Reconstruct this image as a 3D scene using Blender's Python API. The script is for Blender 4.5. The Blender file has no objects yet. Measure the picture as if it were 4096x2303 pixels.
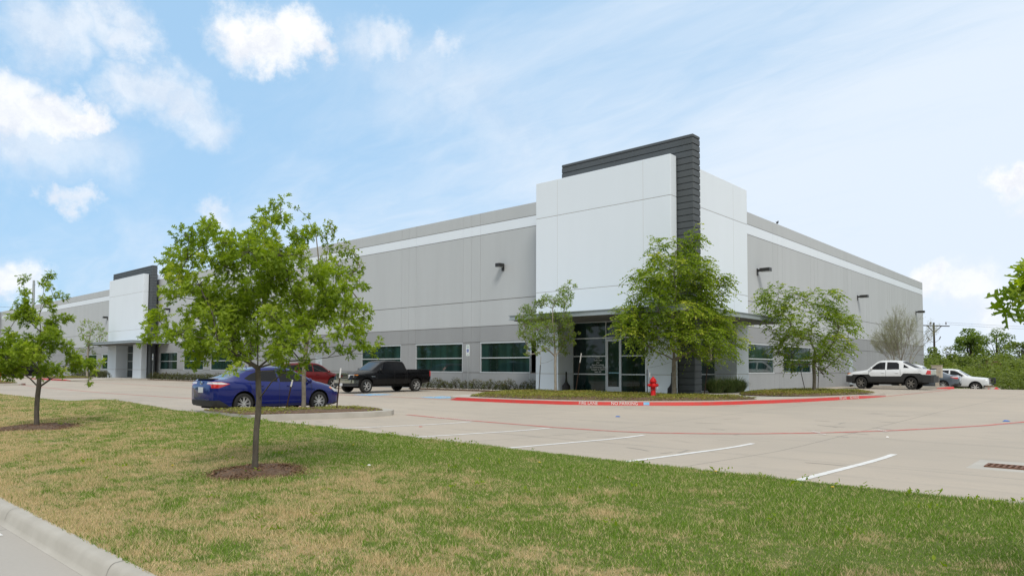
import bpy, bmesh, math, random
import numpy as np
from mathutils import Vector, Matrix
R = math.radians
SC = bpy.context.scene
COL = SC.collection

# ------------------------------------------------------------------ camera
YAW, PITCH, ROLL = 0.73278, 0.04446, 0.00325
EYE = Vector((17.40, -30.31, 1.27))
FWD = Vector((-math.sin(YAW), math.cos(YAW), 0)); RGT = Vector((math.cos(YAW), math.sin(YAW), 0)); UP = Vector((0, 0, 1))
f2 = FWD * math.cos(PITCH) + UP * math.sin(PITCH)
u2 = UP * math.cos(PITCH) - FWD * math.sin(PITCH)
r3 = RGT * math.cos(ROLL) + u2 * math.sin(ROLL)
u3 = u2 * math.cos(ROLL) - RGT * math.sin(ROLL)
cd = bpy.data.cameras.new('camera'); cam = bpy.data.objects.new('camera', cd); COL.objects.link(cam)
m = Matrix((r3, u3, -f2)).transposed().to_4x4(); m.translation = EYE
cam.matrix_world = m
cd.sensor_width = 36.0; cd.lens = 24.43; cd.shift_y = 0.048
cd.clip_start = 0.1; cd.clip_end = 6000
SC.camera = cam

# ------------------------------------------------------------------ light, sky, exposure
SUN = Vector((0.50, -0.42, 0.76)).normalized()
sl = bpy.data.lights.new('sun', 'SUN'); sl.energy = 2.0; sl.angle = R(16); sl.color = (1.0, 0.95, 0.86)
so = bpy.data.objects.new('sun', sl); COL.objects.link(so); so.rotation_euler = SUN.to_track_quat('Z', 'Y').to_euler()
so.location = (30, -60, 60)
SC.view_settings.view_transform = 'Standard'; SC.view_settings.look = 'None'
SC.view_settings.exposure = 0.0; SC.view_settings.gamma = 1.0; SC.view_settings.use_curve_mapping = False
SC.cycles.max_bounces = 8; SC.cycles.diffuse_bounces = 5; SC.cycles.glossy_bounces = 3; SC.cycles.transmission_bounces = 3
SC.cycles.transparent_max_bounces = 4; SC.cycles.use_denoising = True
SC.cycles.caustics_reflective = False; SC.cycles.caustics_refractive = False

class NT:
    """small node-tree helper"""
    def __init__(s, tree): s.t = tree; s.n = tree.nodes; s.l = tree.links
    def new(s, typ, **kw):
        n = s.n.new(typ)
        for k, v in kw.items():
            if k.startswith('i_'):
                n.inputs[int(k[2:]) if k[2:].isdigit() else k[2:].replace('_', ' ')].default_value = v
            else: setattr(n, k, v)
        return n
    def link(s, a, b): s.l.new(a, b)
    def math(s, op, a, b=None, c=None, clamp=False):
        n = s.n.new('ShaderNodeMath'); n.operation = op; n.use_clamp = clamp
        for i, x in enumerate((a, b, c)):
            if x is None: continue
            if isinstance(x, (int, float)): n.inputs[i].default_value = x
            else: s.l.new(x, n.inputs[i])
        return n.outputs[0]
    def vmath(s, op, a, b=None, scale=None):
        n = s.n.new('ShaderNodeVectorMath'); n.operation = op
        for i, x in enumerate((a, b)):
            if x is None: continue
            if isinstance(x, (tuple, list)): n.inputs[i].default_value = x
            else: s.l.new(x, n.inputs[i])
        if scale is not None:
            if isinstance(scale, (int, float)): n.inputs['Scale'].default_value = scale
            else: s.l.new(scale, n.inputs['Scale'])
        return n.outputs['Value'] if op in ('DOT_PRODUCT', 'LENGTH', 'DISTANCE') else n.outputs[0]
    def noise(s, vec, scale, detail=3.0, rough=0.55, color=False):
        n = s.n.new('ShaderNodeTexNoise'); n.inputs['Scale'].default_value = scale
        n.inputs['Detail'].default_value = detail; n.inputs['Roughness'].default_value = rough
        if vec is not None: s.l.new(vec, n.inputs['Vector'])
        return n.outputs['Color' if color else 'Fac']
    def ramp(s, fac, stops):
        n = s.n.new('ShaderNodeMapRange'); n.interpolation_type = 'SMOOTHSTEP'
        s.l.new(fac, n.inputs[0])
        for i, v in enumerate(stops): n.inputs[1 + i].default_value = v
        return n.outputs[0]
    def mix(s, fac, a, b):
        n = s.n.new('ShaderNodeMix'); n.data_type = 'RGBA'; n.clamp_factor = True
        for i, x in ((0, fac), (6, a), (7, b)):
            if isinstance(x, (int, float)): n.inputs[i].default_value = x
            elif isinstance(x, (tuple, list)): n.inputs[i].default_value = (*x, 1) if len(x) == 3 else x
            else: s.l.new(x, n.inputs[i])
        return n.outputs[2]

W = bpy.data.worlds.new('World'); SC.world = W; W.use_nodes = True
wt = NT(W.node_tree); W.node_tree.nodes.clear()
SKY_S = 0.1
sky = wt.new('ShaderNodeTexSky'); sky.sky_type = 'NISHITA'; sky.sun_disc = False
sky.sun_elevation = math.asin(SUN.z); sky.sun_rotation = math.atan2(SUN.x, SUN.y)
sky.air_density = 1.0; sky.dust_density = 1.2; sky.ozone_density = 1.5
tc = wt.new('ShaderNodeTexCoord'); D = tc.outputs['Generated']
sep = wt.new('ShaderNodeSeparateXYZ'); wt.link(D, sep.inputs[0])
# thin high veil: stretched noise on the plane of the cloud layer
den = wt.math('ADD', wt.math('MAXIMUM', sep.outputs[2], 0.0), 0.16)
cmb = wt.new('ShaderNodeCombineXYZ')
wt.link(wt.math('DIVIDE', sep.outputs[0], den), cmb.inputs[0]); wt.link(wt.math('DIVIDE', sep.outputs[1], den), cmb.inputs[1])
mp = wt.new('ShaderNodeMapping'); mp.inputs['Rotation'].default_value = (0, 0, R(38)); mp.inputs['Scale'].default_value = (0.55, 1.5, 1)
wt.link(cmb.outputs[0], mp.inputs[0])
wp = wt.vmath('ADD', mp.outputs[0], wt.vmath('SCALE', wt.noise(mp.outputs[0], 0.9, 4.0, 0.6, True), scale=0.9))
v1 = wt.noise(wp, 0.75, 8.0, 0.62)
v2 = wt.noise(wp, 2.8, 6.0, 0.62)
az = wt.vmath('DOT_PRODUCT', D, (0.743, 0.669, 0.0))        # grows to the right of the view
bias = wt.math('MULTIPLY_ADD', az, 0.36, -0.01)
low = wt.math('MULTIPLY', wt.math('SUBTRACT', 0.42, sep.outputs[2]), 0.55)
veil = wt.math('ADD', wt.math('ADD', wt.math('MULTIPLY', v1, 0.75), wt.math('MULTIPLY', v2, 0.25)), wt.math('ADD', bias, low))
veil = wt.ramp(veil, (0.35, 0.76, 0.04, 1.0))
# heaped clouds: noisy discs around fixed directions of the sky
nz = wt.vmath('SUBTRACT', wt.noise(D, 10.0, 8.0, 0.66, True), (0.5, 0.5, 0.5))
nz2 = wt.vmath('SUBTRACT', wt.noise(D, 26.0, 5.0, 0.6, True), (0.5, 0.5, 0.5))
DD = wt.vmath('ADD', wt.vmath('ADD', D, wt.vmath('SCALE', nz, scale=0.09)), wt.vmath('SCALE', nz2, scale=0.06))
PUFF = [((-.813, .412, .411), .050, .95), ((-.783, .457, .421), .044, .95), ((-.770, .487, .412), .030, .9), ((-.800, .440, .395), .036, .9),
        ((-.935, .198, .295), .060, .9), ((-.924, .237, .300), .046, .92), ((-.915, .265, .303), .030, .95), ((-.943, .215, .265), .065, .55),
        ((-.925, .262, .262), .055, .45), ((-.891, .302, .338), .040, .62), ((-.878, .331, .342), .040, .62), ((-.875, .358, .322), .040, .62), ((-.871, .384, .306), .040, .55),
        ((-.899, .211, .383), .05, .55), ((-.875, .274, .399), .035, .6), ((-.873, .295, .388), .032, .65), ((-.890, .240, .390), .04, .6),
        ((-.948, .245, .200), .022, .75), ((-.945, .262, .196), .022, .7), ((-.892, .403, .207), .022, .6),
        ((-.713, .552, .433), .030, .55), ((-.678, .600, .425), .022, .5), ((-.735, .530, .425), .030, .42), ((-.70, .59, .40), .05, .30), ((-.67, .64, .37), .06, .28), ((-.64, .69, .33), .06, .26), ((-.72, .60, .35), .05, .22),
        ((-.104, .972, .212), .028, .95), ((-.085, .972, .200), .03, .9), ((-.192, .974, .119), .03, .85), ((-.150, .982, .105), .04, .7), ((-.973, .212, .095), .04, .85), ((-.12, .988, .07), .04, .6)]
puff = None
for c, rad, s in PUFF:
    dv = wt.vmath('MULTIPLY', wt.vmath('SUBTRACT', DD, c), (1, 1, 1.25))
    soft = 1.25 - .72 * s                      # thin clouds fade out, thick ones have an edge
    k = wt.ramp(wt.vmath('LENGTH', dv), (rad * (1 - soft), rad * (1 + .45 * soft), s, 0.0))
    puff = k if puff is None else wt.math('MAXIMUM', puff, k)
veilcol = (7.9, 8.9, 10.1); cumcol = (10.6, 10.6, 10.7)
blue = wt.mix(0.75, sky.outputs[0], (4.5, 7.5, 10.7))
c1 = wt.mix(veil, blue, veilcol)
body = wt.ramp(wt.noise(DD, 17.0, 6.0, 0.62), (0.34, 0.62, 0.0, 1.0))
c2 = wt.mix(puff, c1, wt.mix(body, (8.7, 9.0, 9.7), cumcol))
# unseen broken cloud added overhead and behind the camera to whiten the fill light
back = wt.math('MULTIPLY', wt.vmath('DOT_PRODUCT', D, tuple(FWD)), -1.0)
fill_deck = wt.math('MAXIMUM', wt.ramp(sep.outputs[2], (0.50, 0.70, 0.0, 1.0)), wt.ramp(back, (0.0, 0.4, 0.0, 1.0)))
fill_deck = wt.math('MULTIPLY', fill_deck, wt.ramp(v1, (0.22, 0.5, 0.55, 1.0)))
c2 = wt.mix(fill_deck, c2, (7.7, 8.0, 8.2))
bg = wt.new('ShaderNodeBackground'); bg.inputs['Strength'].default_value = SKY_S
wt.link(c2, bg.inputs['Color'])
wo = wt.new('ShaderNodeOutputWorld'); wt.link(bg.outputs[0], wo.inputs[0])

# ------------------------------------------------------------------ materials
MATS = {}
def mat(name, col, rough=0.6, metal=0.0, spec=0.5, coat=0.0, var=0.0, scale=3.0, bump=0.0, bscale=60.0, col2=None, stretch=None, trans=0.0, detail=4.0):
    """Principled paint-like material whose colour wanders with object-space noise between col and col2"""
    if name in MATS: return MATS[name]
    M = bpy.data.materials.new(name); M.use_nodes = True; t = NT(M.node_tree)
    b = t.n['Principled BSDF']
    b.inputs['Base Color'].default_value = (*col, 1); b.inputs['Roughness'].default_value = rough; b.inputs['Metallic'].default_value = metal
    b.inputs['Specular IOR Level'].default_value = spec; b.inputs['Coat Weight'].default_value = coat; b.inputs['Coat Roughness'].default_value = 0.04
    if trans: b.inputs['Transmission Weight'].default_value = trans
    geo = t.new('ShaderNodeNewGeometry'); P = geo.outputs['Position']
    if stretch: P = t.vmath('MULTIPLY', P, stretch)
    if var or col2:
        n = t.noise(P, scale, detail, 0.6)
        c2 = col2 or tuple(c * (1 - var) for c in col)
        t.link(t.mix(t.ramp(n, (0.3, 0.7, 0.0, 1.0)), col, c2), b.inputs['Base Color'])
    if bump:
        bp = t.new('ShaderNodeBump'); bp.inputs['Strength'].default_value = bump; bp.inputs['Distance'].default_value = 0.01
        t.link(t.noise(P, bscale, 4.0), bp.inputs['Height']); t.link(bp.outputs[0], b.inputs['Normal'])
    MATS[name] = M
    return M

def leaf_mat(name, a, b, c, trans=0.35, rough=0.55):
    """leaf blades: colour per leaf from the 'tint' attribute between a and b, with c on the far tail; light passes through"""
    M = bpy.data.materials.new(name); M.use_nodes = True; t = NT(M.node_tree); pb = t.n['Principled BSDF']
    at = t.new('ShaderNodeAttribute', attribute_name='tint'); f = at.outputs['Fac']
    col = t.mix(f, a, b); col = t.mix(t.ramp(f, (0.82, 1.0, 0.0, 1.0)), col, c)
    t.link(col, pb.inputs['Base Color']); pb.inputs['Roughness'].default_value = rough; pb.inputs['Specular IOR Level'].default_value = 0.35
    tr = t.new('ShaderNodeBsdfTranslucent'); hs = t.new('ShaderNodeHueSaturation'); hs.inputs['Saturation'].default_value = 1.1; hs.inputs['Value'].default_value = 1.25; t.link(col, hs.inputs['Color']); t.link(hs.outputs[0], tr.inputs[0])
    mx = t.new('ShaderNodeMixShader'); mx.inputs[0].default_value = trans
    t.link(pb.outputs[0], mx.inputs[1]); t.link(tr.outputs[0], mx.inputs[2])
    t.link(mx.outputs[0], t.n['Material Output'].inputs[0])
    MATS[name] = M
    return M

# ------------------------------------------------------------------ mesh helpers
class MB:
    def __init__(s): s.v = []; s.f = []; s.m = []; s.mats = []; s.sm = []
    def mi(s, m):
        if m not in s.mats: s.mats.append(m)
        return s.mats.index(m)
    def add(s, vs, fs, m, smooth=False):
        k = len(s.v); s.v += [tuple(p) for p in vs]; i = s.mi(m)
        for f in fs: s.f.append(tuple(k + j for j in f)); s.m.append(i); s.sm.append(smooth)
        return s
    def box(s, x0, x1, y0, y1, z0, z1, m):
        return s.add([(x0, y0, z0), (x1, y0, z0), (x1, y1, z0), (x0, y1, z0), (x0, y0, z1), (x1, y0, z1), (x1, y1, z1), (x0, y1, z1)],
                     [(0, 3, 2, 1), (4, 5, 6, 7), (0, 1, 5, 4), (1, 2, 6, 5), (2, 3, 7, 6), (3, 0, 4, 7)], m)
    def cbox(s, c, d, m): return s.box(c[0] - d[0] / 2, c[0] + d[0] / 2, c[1] - d[1] / 2, c[1] + d[1] / 2, c[2] - d[2] / 2, c[2] + d[2] / 2, m)
    def bevbox(s, x0, x1, y0, y1, z0, z1, m, b=0.02):
        """box with chamfered vertical and top edges"""
        pts = [(x0 + b, y0), (x1 - b, y0), (x1, y0 + b), (x1, y1 - b), (x1 - b, y1), (x0 + b, y1), (x0, y1 - b), (x0, y0 + b)]
        ins = [(min(max(x, x0 + b), x1 - b), min(max(y, y0 + b), y1 - b)) for x, y in pts]
        vs = [(x, y, z0) for x, y in pts] + [(x, y, z1 - b) for x, y in pts] + [(x, y, z1) for x, y in ins]
        fs = [tuple(range(7, -1, -1))]
        for k in range(8):
            j = (k + 1) % 8; fs += [(k, j, 8 + j, 8 + k), (8 + k, 8 + j, 16 + j, 16 + k)]
        fs.append(tuple(range(16, 24)))
        return s.add(vs, fs, m)
    def prism(s, poly, z0, z1, m, side=None):
        n = len(poly); zf = (lambda z, p: z(p) if callable(z) else z)
        vs = [(x, y, zf(z0, (x, y))) for x, y in poly] + [(x, y, zf(z1, (x, y))) for x, y in poly]
        s.add(vs, [tuple(range(n, 2 * n))], m)
        s.add(vs, [(k, (k + 1) % n, n + (k + 1) % n, n + k) for k in range(n)] + [tuple(range(n - 1, -1, -1))], side or m)
        return s
    def tube(s, pts, rad, m, n=6, cap=True):
        pts = [Vector(p) for p in pts]; vs = []; fs = []
        if not hasattr(rad, '__len__'): rad = [rad] * len(pts)
        for i, p in enumerate(pts):
            d = (pts[min(i + 1, len(pts) - 1)] - pts[max(i - 1, 0)]).normalized()
            a = d.orthogonal().normalized() if i == 0 else (a - d * a.dot(d)).normalized()
            b = d.cross(a)
            for k in range(n):
                t = 2 * math.pi * k / n; vs.append(p + (a * math.cos(t) + b * math.sin(t)) * rad[i])
        for i in range(len(pts) - 1):
            for k in range(n):
                j = (k + 1) % n; fs.append((i * n + k, i * n + j, (i + 1) * n + j, (i + 1) * n + k))
        if cap: fs += [tuple(range(n - 1, -1, -1)), tuple((len(pts) - 1) * n + k for k in range(n))]
        return s.add(vs, fs, m, True)
    def lathe(s, prof, m, n=20, c=(0, 0, 0), axis='Z', smooth=True):
        """prof: (radius, height) pairs"""
        vs = []; fs = []
        for r, h in prof:
            for k in range(n):
                t = 2 * math.pi * k / n; p = (r * math.cos(t), r * math.sin(t), h)
                if axis == 'Y': p = (p[0], -p[2], p[1])
                if axis == 'X': p = (p[2], p[0], p[1])
                vs.append((p[0] + c[0], p[1] + c[1], p[2] + c[2]))
        for i in range(len(prof) - 1):
            for k in range(n):
                j = (k + 1) % n; fs.append((i * n + k, i * n + j, (i + 1) * n + j, (i + 1) * n + k))
        return s.add(vs, fs, m, smooth)
    def ribbon(s, pts, w, zf, m, side=0.0, dz=0.0):
        """flat painted strip of width w along 2-D points, lying on height function zf"""
        P = [Vector((x, y)) for x, y in pts]; vs = []
        for i, p in enumerate(P):
            d = (P[min(i + 1, len(P) - 1)] - P[max(i - 1, 0)]).normalized(); nn = Vector((-d.y, d.x))
            for k in (-0.5 + side, 0.5 + side):
                q = p + nn * (w * k); vs.append((q.x, q.y, zf(q.x, q.y) + dz))
        return s.add(vs, [(2 * i, 2 * i + 1, 2 * i + 3, 2 * i + 2) for i in range(len(P) - 1)], m)
    def build(s, name, parent=None, sharp=35):
        me = bpy.data.meshes.new(name); me.from_pydata(s.v, [], s.f)
        for m_ in s.mats: me.materials.append(m_)
        me.polygons.foreach_set('material_index', s.m); me.polygons.foreach_set('use_smooth', s.sm)
        if any(s.sm): me.set_sharp_from_angle(angle=R(sharp))
        me.update()
        return link(name, me, parent)

def link(name, me, parent=None):
    o = bpy.data.objects.new(name, me); COL.objects.link(o)
    if parent is not None: o.parent = parent
    return o
def thing(name, label, cat, loc=(0, 0, 0), rz=0.0, group=None):
    o = bpy.data.objects.new(name, None); COL.objects.link(o); o.empty_display_size = 0.3
    o.location = loc; o.rotation_euler = (0, 0, rz)
    return tag(o, label, cat, group)
def tag(o, label=None, cat=None, group=None, kind=None):
    for k, v in (('label', label), ('category', cat), ('group', group), ('kind', kind)):
        if v: o[k] = v
    return o
def copy_thing(src, loc, rz=None, label=None):
    c = src.copy(); COL.objects.link(c); c.location = loc
    if rz is not None: c.rotation_euler = (0, 0, rz)
    if label: c['label'] = label
    for ch in src.children:
        p = ch.copy(); COL.objects.link(p); p.parent = c
        for g in ch.children:
            q = g.copy(); COL.objects.link(q); q.parent = p
    return c
def np_mesh(name, V, F, m, tint=None, parent=None, smooth=False):
    """mesh of equal polygons straight from arrays; tint is one value per polygon"""
    me = bpy.data.meshes.new(name); nf, k = F.shape
    me.vertices.add(len(V)); me.vertices.foreach_set('co', np.ascontiguousarray(V, dtype=np.float32).ravel())
    me.loops.add(nf * k); me.loops.foreach_set('vertex_index', np.ascontiguousarray(F, dtype=np.int32).ravel())
    me.polygons.add(nf); me.polygons.foreach_set('loop_start', np.arange(0, nf * k, k, dtype=np.int32))
    me.polygons.foreach_set('loop_total', np.full(nf, k, dtype=np.int32))
    if smooth: me.polygons.foreach_set('use_smooth', np.ones(nf, dtype=bool))
    if tint is not None:
        a = me.attributes.new('tint', 'FLOAT', 'FACE'); a.data.foreach_set('value', np.ascontiguousarray(tint, dtype=np.float32))
    me.materials.append(m); me.update(calc_edges=True); me.validate()
    return link(name, me, parent)
def text_mesh(body, size, align='CENTER'):
    cu = bpy.data.curves.new('lettering', 'FONT'); cu.body = body; cu.size = size; cu.align_x = align; cu.align_y = 'CENTER'; cu.space_line = 1.0
    o = bpy.data.objects.new('lettering', cu); me = bpy.data.meshes.new_from_object(o)
    vs = [tuple(v.co) for v in me.vertices]; fs = [tuple(p.vertices) for p in me.polygons]
    bpy.data.objects.remove(o); bpy.data.curves.remove(cu); bpy.data.meshes.remove(me)
    return vs, fs
def put_text(mb, body, size, m, o, ex, ez, align='CENTER', sx=1.0):
    """letters with reading direction ex and upward direction ez from origin o"""
    vs, fs = text_mesh(body, size, align); o, ex, ez = Vector(o), Vector(ex), Vector(ez)
    mb.add([o + ex * (v[0] * sx) + ez * v[1] for v in vs], fs, m)

# value noise for scattering
_rs = np.random.RandomState(7); _G = _rs.rand(256, 256)
def vnoise(x, y):
    xi = np.floor(x).astype(int); yi = np.floor(y).astype(int); fx = x - xi; fy = y - yi
    fx = fx * fx * (3 - 2 * fx); fy = fy * fy * (3 - 2 * fy)
    g = lambda a, b: _G[a & 255, b & 255]
    return (g(xi, yi) * (1 - fx) + g(xi + 1, yi) * fx) * (1 - fy) + (g(xi, yi + 1) * (1 - fx) + g(xi + 1, yi + 1) * fx) * fy
def smooth01(t): t = min(max(t, 0.0), 1.0); return t * t * (3 - 2 * t)
# foliage clumps of the near trees: right, up, radius in cm from each trunk's foot
CL = {
 'T1': '-123,310,10 -102,302,11 -123,287,12 -129,271,10 -122,244,11 -105,260,13 -138,281,5 -72,341,12 -57,337,11 -79,314,12 -62,312,14 -37,324,11 -29,312,12 -79,287,15 -59,275,17 -94,271,13 -78,256,17 -51,252,19 -3,365,9 -2,340,12 17,351,11 22,357,9 42,369,9 38,351,8 27,338,11 10,314,12 25,305,13 -14,318,9 44,332,9 69,346,8 64,326,12 54,309,13 74,299,14 89,291,12 6,287,17 35,287,17 -23,279,17 -12,256,19 26,264,17 55,276,17 80,272,15 103,272,13 130,270,12 103,252,13 127,249,11 -31,233,19 -2,231,17 -60,231,15 23,237,17 55,245,17 84,245,15 111,231,10 150,227,10 138,235,9 -154,199,7 -127,201,12 -118,217,8 -104,205,14 -138,184,9 -83,209,15 -60,209,17 -76,186,17 -103,176,12 -84,167,14 -103,153,8 -53,186,17 -35,206,17 -11,210,15 -30,182,15 -11,179,15 -14,163,12 -38,167,13 8,190,13 37,214,15 47,190,15 62,210,12 81,221,12 70,189,13 89,202,12 116,210,12 131,216,11 131,193,11 143,183,10 158,179,8 170,181,5 124,177,10 128,166,6 158,166,5 95,179,11 74,171,12 61,164,12 47,156,12 67,141,7 32,163,12 17,142,6 38,137,5 -66,146,3 -49,156,7',
 'T2': '20,363,7 12,355,8 -20,346,9 -2,341,8 -42,320,9 -33,311,7 49,329,7 45,314,7 38,305,5 65,307,6 -12,304,10 18,302,8 -21,288,15 -39,288,9 0,288,10 -27,270,17 -4,268,16 -43,258,8 -61,258,5 -15,252,18 12,256,13 42,259,10 60,259,7 47,247,8 8,245,13 -21,240,11 -14,222,16 -80,224,8 -84,210,14 -64,210,14 9,215,21 -18,204,18 34,222,16 66,227,9 71,213,10 44,206,21 63,192,18 -47,203,14 -70,192,21 -40,185,21 -88,187,18 -106,187,21 -115,169,21 -6,183,23 26,179,23 54,172,21 72,170,14 -69,167,23 -37,162,23 -92,162,21 0,158,21 32,153,21 59,151,16 82,142,14 105,149,13 119,154,10 132,154,8 -61,146,21 -32,144,18 -84,144,18 51,135,14 19,140,14 -54,126,13 -45,121,8 -68,130,11 76,131,10 126,133,6 107,108,6',
 'T3': '-28,611,8 6,581,10 69,564,17 78,535,21 49,526,17 58,492,21 121,488,25 146,471,23 104,471,21 164,433,21 143,417,25 101,433,25 59,450,25 38,416,25 -4,433,21 -38,467,21 80,391,29 131,374,25 39,366,29 -3,382,25 102,332,25 61,311,29 19,324,25 144,307,21 174,316,15 -2,290,25 40,269,29 82,278,25 -44,340,25 -73,311,25 108,248,21 -22,235,21 -85,269,25 -79,374,25',
 'T5': '67,535,9 93,514,9 47,504,18 21,478,19 62,468,23 -46,462,18 -61,436,23 0,442,28 41,426,28 -87,431,19 -144,405,23 -113,395,20 -164,364,23 -113,354,33 -61,364,31 -10,364,33 41,364,28 -149,323,28 -97,302,33 -41,313,33 16,313,31 62,323,23 -159,281,23 -113,261,28 -61,261,28 -20,251,26 41,262,26 77,277,18 113,290,6 93,282,9 -133,220,13 -97,220,18 -138,189,11 31,221,23 52,190,13 82,241,14 -51,215,18 -87,189,9',
 'T6': '110,737,6 91,714,9 103,695,14 46,672,20 84,665,24 65,639,28 -85,668,8 -104,646,8 -77,634,17 -40,650,13 -17,657,8 -93,600,19 -48,612,20 -55,578,26 5,616,10 8,593,19 -104,567,20 -123,544,20 -71,540,32 -11,548,33 49,586,30 102,586,22 45,541,33 94,533,30 135,594,8 150,582,7 -190,529,10 -201,502,7 -149,533,14 -172,499,17 -142,495,26 -205,469,8 -104,499,33 -48,495,37 8,503,37 64,496,37 108,488,30 146,526,20 176,530,13 194,504,19 232,511,9 250,500,4 164,489,26 198,474,17 228,478,8 -172,458,20 -131,450,32 -79,447,37 -11,454,37 48,447,37 108,444,33 156,444,24 197,433,20 235,444,9 249,433,4 -187,420,17 -161,405,20 -116,405,30 -56,406,33 7,406,37 70,406,37 130,406,30 175,406,20 227,407,13 249,392,8 -217,383,13 -243,360,17 -258,334,17 -280,326,9 -206,353,26 -161,353,30 -109,353,33 -49,357,37 10,357,37 77,357,37 137,365,33 189,369,24 241,358,17 -292,297,8 -273,293,10 -303,270,4 -251,300,17 -213,312,28 -199,275,28 -161,301,33 -102,301,37 -35,305,37 25,301,37 92,313,37 155,324,33 211,324,28 259,324,20 293,306,12 -258,259,15 -258,226,9 -214,241,22 -147,252,32 -95,245,32 -31,249,33 43,249,37 114,261,37 173,272,33 229,280,28 274,269,19 303,243,11 -143,211,17 -95,204,20 -39,201,22 80,194,26 128,194,28 180,205,30 232,213,24 284,220,17 329,209,8 139,149,9 191,161,15 239,172,15',
 'T7': '-269,503,22 -240,509,28 -186,509,32 -139,497,32 -270,467,32 -211,462,44 -140,444,47 -92,486,26 -63,468,26 -21,498,21 26,492,21 73,504,21 85,480,21 37,462,32 -22,444,38 114,469,15 72,427,32 -93,409,53 -164,397,47 -241,414,32 -271,379,21 -254,331,12 -183,343,38 -118,344,53 -35,379,53 24,391,47 83,380,32 172,404,24 189,368,26 142,356,32 213,380,12 229,321,13 200,309,19 152,309,32 82,321,53 -1,309,59 -84,285,59 -166,284,38 -195,296,21 -131,237,50 -37,232,59 51,250,59 128,262,38 187,238,19 151,209,19 -178,249,26 -185,196,19 -120,190,38 -50,173,38 21,173,38 80,197,44 138,174,19 -97,143,25 -27,144,21 49,120,18 108,150,18 167,144,9 -138,149,15 55,91,9',
 'T8': '-56,563,12 -24,535,18 13,545,18 74,568,14 41,559,18 100,517,23 53,494,23 7,471,23 -49,470,23 -86,452,23 -119,428,21 -133,391,16 -41,406,28 -106,359,23 -65,350,28 -4,387,28 52,424,28 108,462,21 88,406,23 144,415,18 170,351,18 133,323,23 96,351,23 41,332,28 -15,313,28 -71,295,28 -94,267,18 -35,249,28 -109,216,18 -68,207,23 85,267,28 141,277,18 169,295,14 116,212,18 70,203,23 2,230,28',
 'T4': '-65,615,39 12,626,39 79,615,39 -85,548,39 4,537,50 92,549,50 159,538,39 182,505,31 -60,471,50 39,471,61 128,471,50 -36,404,39 53,394,50 119,394,39 -66,305,39 10,327,39 185,416,20 -120,260,33 56,294,33',
}
# ------------------------------------------------------------------ paints and grounds
WHITE = mat('white_wall_paint', (0.775, 0.84, 0.915), 0.8, var=0.02, scale=0.7, bump=0.15, bscale=30, stretch=(1, 1, .2), detail=8)
LGREY = mat('light_grey_wall_paint', (0.505, 0.532, 0.552), 0.85, var=0.055, scale=0.8, bump=0.2, bscale=30, stretch=(1, 1, 0.12), detail=8)
DGREY = mat('mid_grey_wall_paint', (0.325, 0.338, 0.352), 0.85, var=0.07, scale=0.8, bump=0.2, bscale=30, stretch=(1, 1, 0.15), detail=8)
GROOVE = mat('joint_sealant', (0.22, 0.20, 0.18), 0.9)
FIN = mat('charcoal_wall_paint', (0.082, 0.094, 0.104), 0.7, var=0.12, scale=0.8, bump=0.2, bscale=20)
ALU = mat('clear_aluminium_frame', (0.62, 0.65, 0.67), 0.42, metal=0.35)
STEEL = mat('blue_grey_steel_paint', (0.35, 0.40, 0.43), 0.5, var=0.12, scale=1.5)
SOFF = mat('soffit_panel', (0.17, 0.17, 0.165), 0.75, var=0.1, scale=2)
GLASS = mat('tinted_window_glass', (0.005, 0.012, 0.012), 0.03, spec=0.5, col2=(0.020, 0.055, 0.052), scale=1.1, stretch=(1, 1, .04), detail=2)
ROOFM = mat('roof_membrane', (0.6, 0.6, 0.58), 0.9)
BRONZE = mat('dark_bronze_lamp_paint', (0.028, 0.027, 0.025), 0.45)
LENS = mat('lamp_lens', (0.6, 0.62, 0.6), 0.2)
DOORP = mat('pale_blue_door_paint', (0.47, 0.52, 0.56), 0.6)
BLACK = mat('black_plastic', (0.012, 0.012, 0.013), 0.5)
REDP = mat('red_kerb_paint', (0.58, 0.028, 0.022), 0.6, col2=(0.47, 0.05, 0.04), scale=6, detail=6)
REDL = mat('worn_red_line_paint', (0.58, 0.085, 0.075), 0.7, col2=(0.50, 0.22, 0.19), scale=4, detail=7)
WHITEP = mat('white_line_paint', (0.80, 0.80, 0.80), 0.7, col2=(0.68, 0.67, 0.64), scale=9, detail=6)
WORNW = mat('worn_white_line_paint', (0.76, 0.76, 0.74), 0.8, col2=(0.60, 0.57, 0.52), scale=7, detail=6)
BLUEP = mat('blue_stall_paint', (0.16, 0.47, 0.78), 0.6, col2=(0.25, 0.52, 0.76), scale=5)
KERBC = mat('kerb_concrete', (0.50, 0.475, 0.43), 0.85, col2=(0.42, 0.395, 0.35), scale=1.8, bump=0.25, bscale=90, detail=8)
SOIL = mat('mulch_soil', (0.10, 0.06, 0.038), 0.95, col2=(0.18, 0.115, 0.075), scale=14, bump=0.8, bscale=60)

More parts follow.
